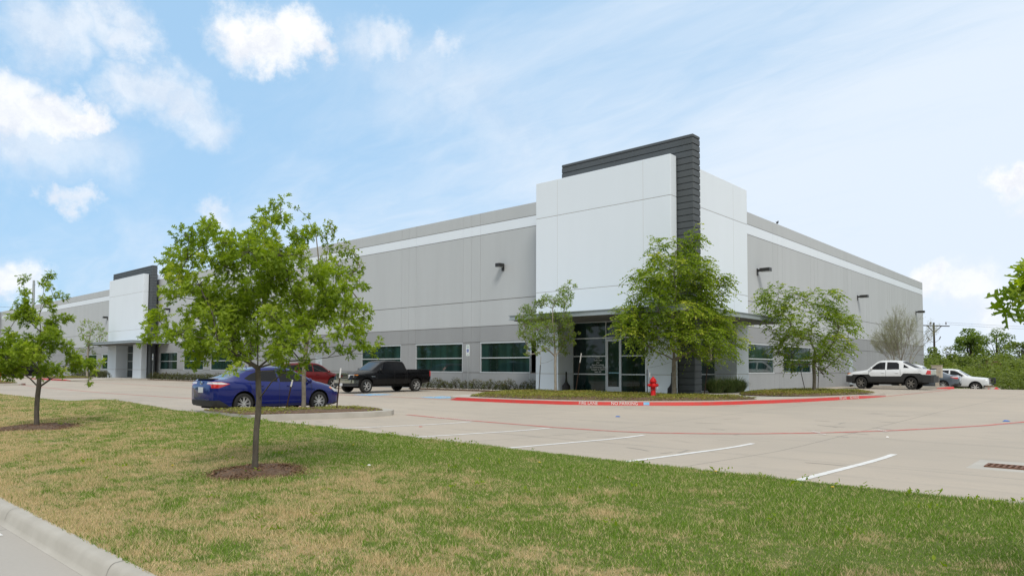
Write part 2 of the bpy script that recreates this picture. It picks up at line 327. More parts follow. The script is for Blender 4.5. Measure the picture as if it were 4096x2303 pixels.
def concrete(name, a, b, stain, joint, jc):
    M = bpy.data.materials.new(name); M.use_nodes = True; t = NT(M.node_tree); pb = t.n['Principled BSDF']
    P = t.new('ShaderNodeNewGeometry').outputs['Position']
    n1 = t.noise(P, 0.16, 6, 0.6); n2 = t.noise(t.vmath('MULTIPLY', P, (0.35, 1.6, 1)), 0.8, 7, 0.65); n3 = t.noise(P, 26, 4, 0.7)
    c = t.mix(t.ramp(n1, (0.32, 0.68, 0.0, 1.0)), a, b)
    c = t.mix(t.math('MULTIPLY', t.ramp(n2, (0.5, 0.8, 0.0, 1.0)), 0.55), c, stain)
    c = t.mix(t.math('MULTIPLY', t.ramp(n3, (0.35, 0.75, 0.0, 1.0)), 0.22), c, stain)
    # short scuffs and drips
    n4 = t.noise(t.vmath('MULTIPLY', P, (0.55, 3.2, 1)), 1.3, 2, 0.5); n5 = t.noise(P, 0.45, 2)
    sc = t.math('MULTIPLY', t.ramp(n4, (0.645, 0.76, 0.0, 1.0)), t.ramp(n5, (0.45, 0.6, 0.0, 1.0)))
    c = t.mix(t.math('MULTIPLY', sc, 0.55), c, (0.20, 0.185, 0.165))
    n6 = t.noise(P, 2.2, 3, 0.5); c = t.mix(t.math('MULTIPLY', t.ramp(n6, (0.70, 0.80, 0.0, 1.0)), 0.35), c, (0.25, 0.23, 0.205))     # oil drips
    # sawn joints of the slab
    s = t.new('ShaderNodeSeparateXYZ'); t.link(P, s.inputs[0]); j = None
    for o, off in ((0, 1.2), (1, 0.6)):
        q = t.math('ADD', s.outputs[o], t.math('MULTIPLY', t.math('SUBTRACT', n3, 0.5), 0.012))
        d = t.math('ABSOLUTE', t.math('SUBTRACT', t.math('FRACT', t.math('DIVIDE', t.math('ADD', q, off), joint)), 0.5))
        k = t.math('LESS_THAN', t.math('SUBTRACT', 0.5, d), 0.013 / joint)
        j = k if j is None else t.math('MAXIMUM', j, k)
    c = t.mix(t.math('MULTIPLY', j, 0.75), c, jc)
    t.link(c, pb.inputs['Base Color']); pb.inputs['Roughness'].default_value = 0.86; pb.inputs['Specular IOR Level'].default_value = 0.3
    bp = t.new('ShaderNodeBump'); bp.inputs['Strength'].default_value = 0.25; bp.inputs['Distance'].default_value = 0.004
    t.link(n3, bp.inputs['Height']); t.link(bp.outputs[0], pb.inputs['Normal'])
    MATS[name] = M; return M
LOTM = concrete('lot_concrete', (0.50, 0.435, 0.36), (0.435, 0.385, 0.325), (0.335, 0.305, 0.27), 4.6, (0.22, 0.20, 0.175))
WALKM = concrete('walk_concrete', (0.56, 0.53, 0.475), (0.50, 0.475, 0.43), (0.42, 0.40, 0.36), 1.6, (0.33, 0.31, 0.28))
STREETM = concrete('street_concrete', (0.47, 0.44, 0.40), (0.42, 0.395, 0.365), (0.35, 0.33, 0.305), 5.0, (0.25, 0.24, 0.22))

# ------------------------------------------------------------------ ground levels
def lotz(x, y): return float(np.interp(y, [-21.7, -18, -16.6, -9, -4, 28, 31, 34.7], [-.10, -.19, -.19, -.13, -.09, -.09, -.15, -.47]))
def crest(x): return -.10 + .035 * smooth01(1 - abs(x - 3) / 9) + .055 * smooth01(1 - abs(x + 2.5) / 5) + .20 * smooth01(1 - abs(x + 8.8) / 6.5) - .0 
def lawnz(x, y):
    t = (y + 28.24) / 6.69
    return -.235 + (crest(x) + .235) * (t * 0.55 + 0.45 * smooth01(t)) + .012 * math.sin(x * 1.1 + y * 2.3) * smooth01(t * 4) * smooth01((1 - t) * 4)

def strips(name, xs, ys, zf, m, kind='structure'):
    V = np.array([(x, y, zf(x, y)) for y in ys for x in xs]); nx = len(xs)
    F = np.array([(j * nx + i, j * nx + i + 1, (j + 1) * nx + i + 1, (j + 1) * nx + i) for j in range(len(ys) - 1) for i in range(nx - 1)])
    return tag(np_mesh(name, V, F, m, smooth=True), kind=kind)

# one sheet to the horizon
g = MB(); g.box(-2500, 2500, -2500, 2500, -1.6, -.55, mat('far_grass', (0.10, 0.115, 0.04), 0.95, col2=(0.16, 0.14, 0.06), scale=0.2))
tag(g.build('ground'), kind='structure')
# parking lot: sheet with the real fall of the slab, cut back behind the right hand bays
xs = [-150, -110, -80, -50, -30, -15, -5, 0, 5, 9, 14, 22, 40]
ys = [-21.62, -20.5, -19.3, -18.4, -17.8, -16.6, -14, -11, -9, -6, -4, -1, .4]
strips('parking_lot', xs, ys, lotz, LOTM)
lot2 = MB(); yy = [.4, 8, 16, 22, 26, 28, 30.2, 31, 32.5, 34.7, 36, 46, 60]
for a, b in zip(yy[:-1], yy[1:]):
    e = lambda y: 40 if y <= 30.2 else (40 if y < 30.3 else 40)
    xr0, xr1 = (40, 40) if b <= 30.2 else ((8.6, 8.2) if a >= 30.2 else (40, 8.6))
    lot2.add([(-.2, a, lotz(0, a)), (xr0, a, lotz(0, a)), (xr1, b, lotz(0, b)), (-.2, b, lotz(0, b))], [(0, 1, 2, 3)], LOTM)
lot2.add([(8.6, 30.2, lotz(0, 30.2)), (40, 30.2, lotz(0, 30.2)), (40, 58, -.47), (11.4, 32.7, lotz(0, 32.7)), (9.7, 31.2, lotz(0, 31.2))], [(0, 1, 2, 3, 4)], LOTM)
lo2 = lot2.build('parking_lot'); tag(lo2, kind='structure')
# street with gutter and rolled kerb along the lawn
st = MB(); st.add([(-150, -40, -.30), (60, -40, -.30), (60, -28.43, -.384), (-150, -28.43, -.384)], [(0, 1, 2, 3)], STREETM)
tag(st.build('street'), kind='structure')
kb = MB(); prof = [(-28.43, -.383), (-28.405, -.378), (-28.385, -.345), (-28.365, -.282), (-28.345, -.252), (-28.32, -.238), (-28.24, -.232), (-28.24, -.45)]
kx = list(np.arange(-150, 61, 3.0)); vs = [(x, y, z) for x in kx for y, z in prof]; n = len(prof)
kb.add(vs, [(i * n + j, (i + 1) * n + j, (i + 1) * n + j + 1, i * n + j + 1) for i in range(len(kx) - 1) for j in range(n - 1)], KERBC, True)
tag(kb.build('kerb', sharp=60), kind='structure')
mk = MB(); mk.add([(8.45, -28.62, -.378), (9.1, -28.62, -.378), (9.1, -28.52, -.378), (8.45, -28.52, -.378)], [(0, 1, 2, 3)], WHITEP)
tag(mk.build('street_line'), kind='structure')

# lawn soil surface under the blades
def lawn_colours(t, P):
    """straw and green patches that the ground and the blades share"""
    s = t.new('ShaderNodeSeparateXYZ'); t.link(P, s.inputs[0])
    Q = t.new('ShaderNodeCombineXYZ'); t.link(s.outputs[0], Q.inputs[0]); t.link(s.outputs[1], Q.inputs[1])
    a = t.noise(Q.outputs[0], 0.42, 4, 0.6); b = t.noise(Q.outputs[0], 1.9, 5, 0.65); c = t.noise(t.vmath('MULTIPLY', Q.outputs[0], (0.7, 1.6, 1)), 7.0, 3, 0.6)
    f = t.math('ADD', t.math('ADD', t.math('MULTIPLY', a, 0.50), t.math('MULTIPLY', b, 0.75)), t.math('MULTIPLY', c, 0.45))
    # greener towards the lot edge and to the right
    f = t.math('ADD', f, t.math('MULTIPLY', t.math('SUBTRACT', s.outputs[0], 10.0), -0.005))
    f = t.math('ADD', f, t.math('MULTIPLY', t.math('ADD', s.outputs[1], 25.6), -0.030))
    return t.ramp(f, (0.75, 0.99, 0.0, 1.0)), c
LS = bpy.data.materials.new('lawn_soil'); LS.use_nodes = True; t = NT(LS.node_tree)
P = t.new('ShaderNodeNewGeometry').outputs['Position']; f, c = lawn_colours(t, P)
col = t.mix(f, (0.13, 0.185, 0.04), (0.46, 0.36, 0.19)); col = t.mix(t.math('MULTIPLY', t.noise(P, 40, 3), 0.55), col, (0.075, 0.06, 0.035))
t.link(col, t.n['Principled BSDF'].inputs['Base Color']); t.n['Principled BSDF'].inputs['Roughness'].default_value = 0.95
t.n['Principled BSDF'].inputs['Specular IOR Level'].default_value = 0.1
ys = list(np.linspace(-28.24, -21.55, 18)); lx = sorted(set(list(np.linspace(-150, -30, 13)) + list(np.linspace(-30, 24, 73)) + [40, 60]))
strips('lawn', lx, ys + [-21.54], lambda x, y: lawnz(x, y) if y < -21.545 else -.35, LS)

# ------------------------------------------------------------------ raised islands, kerbs and planting beds
CORNER = [(-5.03, -9.35), (-4.6, -9.42), (-3.33, -9.43), (-1.34, -9.31), (.77, -8.96), (2.32, -8.3), (3.4, -7.6), (4.49, -6.75), (5.32, -5.9), (5.93, -4.72), (6.53, -2.87), (7.07, -.58), (7.5, 2.2), (7.78, 4.6), (7.97, 8.16)]
def slab(name, poly, top, m=None, side=None):
    s = MB(); s.prism(poly, lambda p: -.5, lambda p: top(*p), m or WALKM, side or KERBC)
    return tag(s.build(name), kind='structure')
cz = lambda x, y: lotz(x, y) + .15
slab('sidewalk', CORNER + [(7.6, 9.6), (6.2, 10.8), (3.0, 11.2), (.9, 57), (-.1, 57), (-.1, -.1), (-8.2, -.1), (-8.0, -3.2), (-6.6, -5.0), (-5.9, -7.8), (-5.4, -9.05)], lambda x, y: cz(x, y) if x > -6.4 and y < 9 else lotz(x, y) + .08)
def red_kerb(name, pts, h=.15, ends=(1, 1), parent=None, lift=.004):
    """painted kerb face: foot, face and rounded lip, dying into the slab at the ends"""
    k = MB(); P = [Vector(p) for p in pts]; vs = []
    for i, p in enumerate(P):
        d = (P[min(i + 1, len(P) - 1)] - P[max(i - 1, 0)]).normalized(); o = Vector((d.y, -d.x)); z = lotz(p.x, p.y)
        hh = .25 if (i == 0 and ends[0]) or (i == len(P) - 1 and ends[1]) else 1.0
        for a, b in ((.045, .004), (.018, .03 * hh), (.008, (h - .028) * hh), (-.012, (h - .006) * hh), (-.05, h * hh + .004)):
            q = p + o * a; vs.append((q.x, q.y, z + b))
    k.add(vs, [(i * 5 + j, (i + 1) * 5 + j, (i + 1) * 5 + j + 1, i * 5 + j + 1) for i in range(len(P) - 1) for j in range(4)], REDP, True)
    return tag(k.build(name, parent, sharp=80), kind='structure')
rk = red_kerb('kerb', CORNER)
def on_curve(pts, x):
    """point and direction of the kerb line where it passes x"""
    for a, b in zip(pts[:-1], pts[1:]):
        if a[0] <= x <= b[0]:
            u = (x - a[0]) / (b[0] - a[0]); d = Vector((b[0] - a[0], b[1] - a[1])).normalized()
            return Vector((x, a[1] + u * (b[1] - a[1]))), d
lt = MB()
for body, x, sz in (('FIRE LANE', 1.75, .165), ('NO PARKING', 2.95, .165)):
    wid = .62 * sz * len(body) * .8
    p, d = on_curve(CORNER, x); o = Vector((d.y, -d.x))
    put_text(lt, body, sz, WHITEP, (p.x + o.x * .026, p.y + o.y * .026, lotz(p.x, p.y) + .072), (d.x, d.y, 0), (-o.x * .1, -o.y * .1, .99), sx=1.0)
for body, y, sz in (('FIRE LANE', 2.7, .16), ('NO PARKING', 3.9, .16)):
    for a, b in zip(CORNER[:-1], CORNER[1:]):
        if a[1] <= y <= b[1] and a[0] > 5:
            u = (y - a[1]) / (b[1] - a[1]); p = Vector((a[0] + u * (b[0] - a[0]), y)); d = Vector((b[0] - a[0], b[1] - a[1])).normalized(); o = Vector((d.y, -d.x))
            put_text(lt, body, sz, WHITEP, (p.x + o.x * .026, p.y + o.y * .026, lotz(p.x, p.y) + .072), (d.x, d.y, 0), (-o.x * .1, -o.y * .1, .99))
lt.build('lettering', rk)
bm_ = MB()
for x, w, mm in ((3.62, .22, BLUEP), (4.05, .001, BLUEP)):
    p, d = on_curve(CORNER, x); o = Vector((d.y, -d.x)); z = lotz(*p)
    if w > .01:
        q0, q1 = p + o * .03 - d * w / 2, p + o * .03 + d * w / 2; r0, r1 = p + o * .016 - d * w / 2, p + o * .016 + d * w / 2
        bm_.add([(q0.x, q0.y, z + .01), (q1.x, q1.y, z + .01), (r1.x, r1.y, z + .128), (r0.x, r0.y, z + .128)], [(0, 1, 2, 3)], mm)
bm_.build('paint_patch', rk)

def bed(poly, base, h=.10, inset=.88):
    c = Vector((sum(p[0] for p in poly) / len(poly), sum(p[1] for p in poly) / len(poly))); s = MB(); n = len(poly); vs = []
    for k, hh in ((1.0, .006), (.97, h * .55), (inset, h), (inset * .5, h * 1.25)):
        for p in poly: q = c + (Vector(p) - c) * k; vs.append((q.x, q.y, base(q.x, q.y) + hh))
    vs.append((c.x, c.y, base(c.x, c.y) + h * 1.3))
    s.add(vs, [(r * n + i, r * n + (i + 1) % n, (r + 1) * n + (i + 1) % n, (r + 1) * n + i) for r in range(3) for i in range(n)] + [(3 * n + i, 3 * n + (i + 1) % n, 4 * n) for i in range(n)], SOIL, True)
    return tag(s.build('planting_bed', sharp=80), kind='structure'), c
def in_poly(px, py, poly):
    inside = np.zeros(len(px), bool); j = len(poly) - 1
    for i in range(len(poly)):
        xi, yi = poly[i]; xj, yj = poly[j]
        cnd = ((yi > py) != (yj > py)) & (px < (xj - xi) * (py - yi) / (yj - yi + 1e-12) + xi); inside ^= cnd; j = i
    return inside
GC = leaf_mat('ground_cover_leaf', (0.15, 0.175, 0.035), (0.42, 0.41, 0.085), (0.28, 0.17, 0.08), 0.35)
def ground_cover(poly, base, c, dens, size, seed, h=.10, bare=.30, holes=()):
    rs = np.random.RandomState(seed); xs = [p[0] for p in poly]; ys = [p[1] for p in poly]
    n = int(dens * (max(xs) - min(xs)) * (max(ys) - min(ys))); x = rs.uniform(min(xs), max(xs), n); y = rs.uniform(min(ys), max(ys), n)
    ok = in_poly(x, y, poly) & (vnoise(x * 1.3 + seed, y * 1.3) * .7 + vnoise(x * 4.1, y * 4.1 + seed) * .5 > bare + .1 * rs.rand(n))
    for hx, hy, hr in holes: ok &= (x - hx) ** 2 + (y - hy) ** 2 > (hr * (.7 + .6 * rs.rand(n))) ** 2
    x, y = x[ok], y[ok]; n = len(x)
    # distance to the edge of the bed, roughly, for the mound height
    P = np.array(poly + [poly[0]]); dmin = np.full(n, 9.0)
    for (ax, ay), (bx, by) in zip(P[:-1], P[1:]):
        L2 = (bx - ax) ** 2 + (by - ay) ** 2; u = np.clip(((x - ax) * (bx - ax) + (y - ay) * (by - ay)) / L2, 0, 1)
        dmin = np.minimum(dmin, np.hypot(x - ax - u * (bx - ax), y - ay - u * (by - ay)))
    z = np.array([base(a, b) for a, b in zip(x, y)]) + h * 1.1 * np.clip(dmin / .5, 0, 1) + rs.uniform(0, .07, n) * (0.4 + vnoise(x * 2.2, y * 2.2))
    V, F = leaf_quads(np.stack([x, y, z], 1), rs.uniform(.6, 1.3, n) * size, rs, up=.9)
    tint = np.clip(.15 + .75 * vnoise(x * 1.7, y * 1.7 + 9) + rs.normal(0, .22, n), 0, 1)
    return tag(np_mesh('ground_cover', V, F, GC, tint), kind='stuff')
def leaf_quads(p, size, rs, up=.4, asp=.55):
    """one folded-flat rhombus leaf per point, facing roughly up"""
    n = len(p); nrm = rs.normal(0, 1, (n, 3)); nrm[:, 2] = np.abs(nrm[:, 2]) + up * 2; nrm /= np.linalg.norm(nrm, axis=1)[:, None]
    a = rs.normal(0, 1, (n, 3)); a -= nrm * (a * nrm).sum(1)[:, None]; a /= np.linalg.norm(a, axis=1)[:, None]; b = np.cross(nrm, a)
    s = size[:, None]; V = np.stack([p - a * s * .5, p + b * s * asp * .5 + a * s * .08, p + a * s * .5, p - b * s * asp * .5 + a * s * .08], 1).reshape(-1, 3)
    return V, np.arange(n * 4).reshape(n, 4)

GC1 = [(-4.5, -8.75), (-3.3, -9.0), (-1.35, -8.88), (.65, -8.5), (2.15, -7.85), (3.15, -7.15), (4.2, -6.3), (4.95, -5.5), (5.5, -4.5), (6.0, -2.95), (5.6, -2.55), (4.0, -2.7), (2.9, -2.75), (1.4, -2.9), (-1.0, -3.0), (-5.2, -3.1), (-5.9, -4.4), (-5.3, -7.4)]
GC2 = [(2.75, 2.7), (3.6, 1.2), (4.4, .85), (5.9, 1.1), (6.7, 2.2), (7.2, 5.0), (7.4, 8.6), (6.6, 9.8), (4.8, 10.4), (3.2, 10.2), (2.75, 7)]
_, c1 = bed(GC1, cz); ground_cover(GC1, cz, c1, 620, .07, 1, bare=.20, holes=((-3.36, -4.12, .5), (2.58, -3.42, .4), (2.75, -5.5, .3)))
_, c2 = bed(GC2, cz); ground_cover(GC2, cz, c2, 520, .075, 2, bare=.20, holes=((5.2, 6.1, .4),))
ISL = [(.50, -21.5), (.52, -19.5), (.50, -17.6), (.38, -16.9), (.0, -16.5), (-.6, -16.36), (-1.3, -16.36), (-1.9, -16.5), (-2.25, -16.9), (-2.38, -17.6), (-2.42, -19.5), (-2.45, -21.5)]
slab('kerb_island', ISL, lambda x, y: lotz(x, y) + .15, KERBC)
ISB = [(.28, -21.5), (.30, -19.5), (.28, -17.7), (.1, -17.0), (-.5, -16.65), (-1.3, -16.62), (-1.9, -16.9), (-2.15, -17.6), (-2.2, -19.5), (-2.25, -21.5)]
_, c3 = bed(ISB, lambda x, y: lotz(x, y) + .15, .06)
ground_cover(ISB, lambda x, y: lotz(x, y) + .13, c3, 900, .065, 3, .06, bare=.42, holes=((-1.3, -18.9, .45),))
# far islands on the left, with their own red kerb ends
I2 = [(-47.2, -15.6), (-47.6, -15.2), (-49, -15.0), (-53, -15.0), (-55.5, -15.4), (-55.5, -20.5), (-47.4, -20.5), (-47.15, -17)]
slab('kerb_island', I2, cz, KERBC); B2 = [(-47.7, -16.2), (-48.6, -15.5), (-55, -15.6), (-55, -20.3), (-47.8, -20.3)]
_, c4 = bed(B2, cz); ground_cover(B2, cz, c4, 160, .12, 4)
red_kerb('kerb', [(-47.6, -15.2), (-47.3, -15.5), (-47.2, -15.75)])
I3 = [(-77.5, -8.0), (-72, -8.35), (-66, -8.7), (-61.5, -8.75), (-60.6, -8.4), (-60.3, -7.4), (-60.3, -.1), (-79, -.1), (-79, -6)]
slab('sidewalk', I3, cz); red_kerb('kerb', [(-77.2, -8.0), (-72, -8.38), (-66, -8.73), (-61.5, -8.78), (-60.65, -8.45)])
B3 = [(-76.5, -7.6), (-72, -7.95), (-66, -8.3), (-66.5, -4.6), (-69, -4.2), (-76.5, -4.0)]
_, c5 = bed(B3, cz); ground_cover(B3, cz, c5, 90, .14, 5)
I4 = [(-29.8, -9.2), (-29.4, -9.75), (-28.6, -9.9), (-27.6, -9.75), (-27.2, -9.2), (-27.1, -3.2), (-29.9, -3.2)]
slab('kerb_island', I4, cz, KERBC); red_kerb('kerb', [(-29.82, -9.3), (-29.45, -9.78), (-28.6, -9.93), (-27.6, -9.78), (-27.18, -9.25)])
B4 = [(-29.5, -8.9), (-28.6, -9.5), (-27.5, -8.9), (-27.4, -3.5), (-29.6, -3.5)]
_, c6 = bed(B4, cz); ground_cover(B4, cz, c6, 160, .12, 6)
I5 = [(1.6, 26.3), (6.8, 26.3), (7.4, 26.5), (7.7, 27.0), (7.6, 27.6), (7.2, 28.3), (1.6, 28.3)]
slab('kerb_island', I5, cz, KERBC); red_kerb('kerb', [(6.8, 26.27), (7.42, 26.47), (7.73, 27.0), (7.63, 27.6)])
I6 = [(8.75, 32.6), (8.85, 30.9), (9.1, 30.45), (9.45, 30.35), (9.75, 30.8), (9.8, 32.4)]
slab('kerb_island', I6, cz, KERBC); red_kerb('kerb', [(9.28, 30.32), (9.78, 30.78), (9.84, 31.25)])
B6 = [(8.9, 32.4), (9.0, 31.0), (9.3, 30.7), (9.6, 31.0), (9.65, 32.3)]
_, c7 = bed(B6, cz); ground_cover(B6, cz, c7, 120, .12, 7)

# ------------------------------------------------------------------ painted lines
def lines(name, items, m):
    b = MB()
    for pts, w in items:
        P = []
        for (x0, y0), (x1, y1) in zip(pts[:-1], pts[1:]):
            n = max(1, int(math.hypot(x1 - x0, y1 - y0) / .7))
            P += [(x0 + (x1 - x0) * k / n, y0 + (y1 - y0) * k / n) for k in range(n)]
        b.ribbon(P + [pts[-1]], w, lotz, m, dz=.005)
    return tag(b.build(name), kind='structure')
lines('stall_lines', [([(x, -21.55), (x, -16.95)], .11) for x in (3.88, 6.65, 9.29, 11.75, 14.24)], WHITEP)
lines('stall_lines', [([(x, -21.4), (x, -16.7)], .10) for x in (-5.6, -10.0, -12.63, -15.4, -18.39, -21.1, -23.8, -26.5, -29.2, -31.6, -34.2, -36.8, -39.5, -42.2)] + [([(x, -8.8), (x, -3.6)], .10) for x in (-8.0, -10.75, -13.5, -16.3, -19.0, -21.8, -24.5, -32.5, -35.2, -38, -40.7, -43.4, -46.1, -48.8, -51.5, -54.2)] + [([(2.2, y), (7.8, y)], .10) for y in (11.6, 14.3, 17, 19.7, 22.4, 25.1)], WORNW)
NEAR = [(.44, -16.35), (2.38, -16.57), (3.82, -16.66), (6.5, -16.77), (8.32, -16.63), (9.2, -16.35), (10.1, -15.8), (11.0, -15.05), (12.0, -13.95), (13.0, -12.45), (13.8, -10.9), (14.5, -9.3), (15.1, -7.4), (15.9, -4.0), (16.6, 2)]
lines('fire_lane_line', [(NEAR, .14)], REDL)
lines('fire_lane_line', [([(-2.3, -16.3), (-16, -16.25), (-26, -16.6), (-34, -16.3), (-41, -15.9), (-47.1, -15.5)], .12), ([(-5.1, -9.25), (-9.1, -9.2), (-13.7, -9.35), (-27.2, -9.7)], .12), ([(-29.9, -9.75), (-38, -9.5), (-46.3, -8.8), (-60.6, -8.6)], .12), ([(7.97, 8.16), (7.93, 12.9), (8.0, 21.8), (7.6, 26.6)], .12)], REDL)
wl = MB()
for body, cx, cy, dx, dy in (('FIRE LANE', 2.2, -16.55, 1, -.07), ('NO PARKING', 3.25, -16.62, 1, -.07), ('NO PARKING', 12.0, -13.95, -.62, .80), ('FIRE LANE', 12.95, -12.5, -.55, .83)):
    e = Vector((dx, dy, 0)).normalized(); n_ = Vector((-e.y, e.x, 0)); put_text(wl, body, .15, WHITEP, (cx, cy, lotz(cx, cy) + .011), e, n_)
tag(wl.build('line_lettering'), kind='structure')
hc = MB()
for cx, cy in ((-12.1, -8.3), (-7.15, -8.0)):
    hc.add([(cx + a, cy + b, lotz(cx + a, cy + b) + .006) for a, b in ((-.75, -.75), (.75, -.75), (.75, .75), (-.75, .75))], [(0, 1, 2, 3)], BLUEP)
    z = lotz(cx, cy) + .011
    ring = [(math.cos(a), math.sin(a)) for a in np.linspace(R(-200), R(40), 14)]
    hc.add([(cx + r * p[0] - .05, cy + r * p[1] - .1, z) for p in ring for r in (.27, .36)], [(2 * i, 2 * i + 1, 2 * i + 3, 2 * i + 2) for i in range(13)], WHITEP)
    hc.ribbon([(cx - .05, cy + .42), (cx - .03, cy + .0), (cx + .28, cy - .02), (cx + .4, cy - .4)], .09, lotz, WHITEP, dz=.011)
    hc.ribbon([(cx - .05, cy + .2), (cx + .22, cy + .2)], .08, lotz, WHITEP, dz=.012)
    hc.lathe([(.0, .012), (.1, .012)], WHITEP, 10, (cx - .05, cy + .55, lotz(cx, cy)))
tag(hc.build('stall_symbols'), kind='structure')

tm = MB(); _q = random.Random(77); TM = mat('tyre_mark', (.30, .275, .245), .9, col2=(.40, .36, .31), scale=20)
for _ in range(120):
    x, y = _q.uniform(-10, 17), _q.uniform(-20.8, 6)
    if -4.5 > x and y > -9.5 or in_poly(np.array([x]), np.array([y]), CORNER + [(0, 20), (-9, 0)])[0] or -2.7 < x < .8 and y < -16: continue
    a = _q.gauss(.1, .5) if _q.random() < .7 else _q.uniform(0, 3.14); l = _q.uniform(.12, .75); c_ = _q.uniform(-.25, .25)
    tm.ribbon([(x + l * u * math.cos(a + c_ * u), y + l * u * math.sin(a + c_ * u)) for u in (0, .33, .66, 1)], _q.uniform(.02, .06), lotz, TM, dz=.003)
tag(tm.build('tyre_marks'), kind='structure')

kj = MB()
for x in np.arange(-12.5, 17, 3.0): kj.add([(x - .004 + a, y, z + .0015) for (y, z) in [(-28.385, -.343), (-28.365, -.280), (-28.345, -.250), (-28.32, -.236), (-28.245, -.230)] for a in (0, .008)], [(2 * i, 2 * i + 1, 2 * i + 3, 2 * i + 2) for i in range(4)], mat('kerb_joint', (.2, .19, .17), .9))
tag(kj.build('kerb_joints'), kind='structure')
# ------------------------------------------------------------------ the warehouse
ZS = [-.3, .987, 2.848, 3.805, 5.366, 9.437, 10.05, 10.796]        # sill, head, band top, reveal, stripe bottom, stripe top, parapet
ROWM = [DGREY, DGREY, DGREY, LGREY, LGREY, WHITE, LGREY]
LJ = [-13.28 - 6.065 * k for k in range(20)]; RJ = [15.1 + 6.92 * k for k in range(6)]
LW = [(-12.52, -8.46), (-18.60, -14.04), (-24.66, -20.12), (-48.92, -44.37), (-54.98, -50.44), (-61.05, -56.5), (-79.2, -74.6), (-85.3, -80.8), (-91.4, -86.9)]
RW = [(10.2, 14.34), (15.86, 21.26)]
WH = thing('warehouse', 'long grey and white tilt-wall warehouse with dark fin towers at its entrances', 'building', (-2, 2, 0))
WI = Matrix.Translation((2, -2, 0))
def part(mb, name, parent=None):
    o = mb.build(name)
    if parent is None: o.parent = WH; o.matrix_parent_inverse = WI
    else: o.parent = parent
    return o
def fb(mb, side, s0, s1, d0, d1, z0, z1, m):
    """box on a facade: s along the wall, d outwards from its face"""
    if side == 'L': mb.box(s0, s1, -d1, -d0, z0, z1, m)
    else: mb.box(d0, d1, s0, s1, z0, z1, m)
def facade(side, s0, s1, joints, wins, doors, hw=.76):
    mb = MB(); cuts = sorted({s0, s1} | {j + e for j in joints for e in (-hw, 0, hw) if s0 < j + e < s1} | {e for w in doors for e in w[:2]})
    gh, gv = .018, .008
    for r in range(len(ROWM)):
        z0, z1 = ZS[r] + (gh if r else 0), ZS[r + 1] - (gh if r < len(ROWM) - 1 else 0)
        for a, b in zip(cuts[:-1], cuts[1:]):
            c = (a + b) / 2
            if r == 1 and any(w[0] - .1 < c < w[1] + .1 for w in wins): continue
            zz = z0
            for w in doors:
                if w[0] < c < w[1] and z0 < w[2]: zz = max(z0, min(w[2], z1))
            if zz < z1 - .03: fb(mb, side, a + gv, b - gv, -.2, 0, zz, z1, ROWM[r])
    for z in ZS[1:-1]:
        for a, b in zip(cuts[:-1], cuts[1:]):
            if any(w[0] < (a + b) / 2 < w[1] and z < w[2] + .02 for w in doors): continue
            fb(mb, side, a, b, -.21, -.03, z - .03, z + .03, GROOVE)
    for c in cuts[1:-1]: fb(mb, side, c - .02, c + .02, -.205, -.018, 2.9, ZS[-1] - .02, GROOVE); fb(mb, side, c - .02, c + .02, -.205, -.018, -.3, .95, GROOVE)
    return part(mb, 'wall')
DL = [(-30.65, -29.73, 2.2)]; DR = [(29.95, 30.95, 2.16)]
facade('L', -129.5, -6.75, LJ, LW, DL); facade('R', 7.45, 56.6, RJ, RW, DR, .80)
b = MB(); b.box(-150, -129.45, -.0, 56.6, -.3, 10.79, LGREY); b.box(-129.5, -.05, 56.4, 56.6, -.3, 10.79, LGREY); b.box(-150, -.16, .24, 56.45, 9.7, 9.9, ROOFM)
b.box(-129.45, -.3, .22, .4, -.3, .95, DGREY); b.box(-.35, -.22, .4, 56.4, 2.9, 9.7, DGREY); b.box(-129.45, -.3, .22, .4, 2.9, 9.7, DGREY)
part(b, 'roof')
def window(side, s0, s1, z0=.987, z1=2.848, n=3):
    f = MB(); w = .055; a, c = s0 + .01, s1 - .01
    for q in (z0, z1 - .085): fb(f, side, a, c, -.13, -.012 if q > z0 else .012, q, q + (.085 if q > z0 else .06), ALU)
    fb(f, side, a, c, -.125, -.03, 1.885 - .03, 1.885 + .03, ALU)
    for q in (a, c - w): fb(f, side, q, q + w, -.13, -.02, z0 + .06, z1 - .085, ALU)
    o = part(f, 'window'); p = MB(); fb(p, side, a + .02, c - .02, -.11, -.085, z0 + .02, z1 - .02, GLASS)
    for k in range(1, n): q = a + (c - a) * k / n; fb(p, side, q - .008, q + .008, -.11, -.083, z0 + .03, z1 - .03, BLACK)
    part(p, 'window_pane', o)
    return o
for w in LW: window('L', *w)
for w in RW: window('R', *w)
def steel_door(side, s0, s1, z, num=None):
    f = MB()
    for q in (s0, s1 - .05): fb(f, side, q, q + .05, -.12, .012, 0, z, DOORP)
    fb(f, side, s0 + .05, s1 - .05, -.12, .012, z - .05, z, DOORP)
    fb(f, side, s0 + .05, s1 - .05, -.1, -.03, .02, z - .05, DOORP)
    h = MB(); c = s1 - .14 if side == 'R' else s0 + .14; fb(h, side, c - .02, c + .1, -.03, .045, .93, .97, ALU); fb(h, side, c - .03, c + .03, -.03, -.029, .86, 1.08, ALU)
    dc = MB(); fb(dc, side, s0 - .1, s1 + .1, -.01, .03, z + .01, z + .03, ALU)
    o = part(f, 'door'); part(h, 'door_handle', o); part(dc, 'drip_cap', o)
    if num:
        n_ = MB(); put_text(n_, num, .26, BLACK, ((s0 + s1) / 2, .026, 1.62), (1, 0, 0), (0, 0, 1)); part(n_, 'door_number', o)
steel_door('L', *DL[0], '9'); steel_door('R', *DR[0])
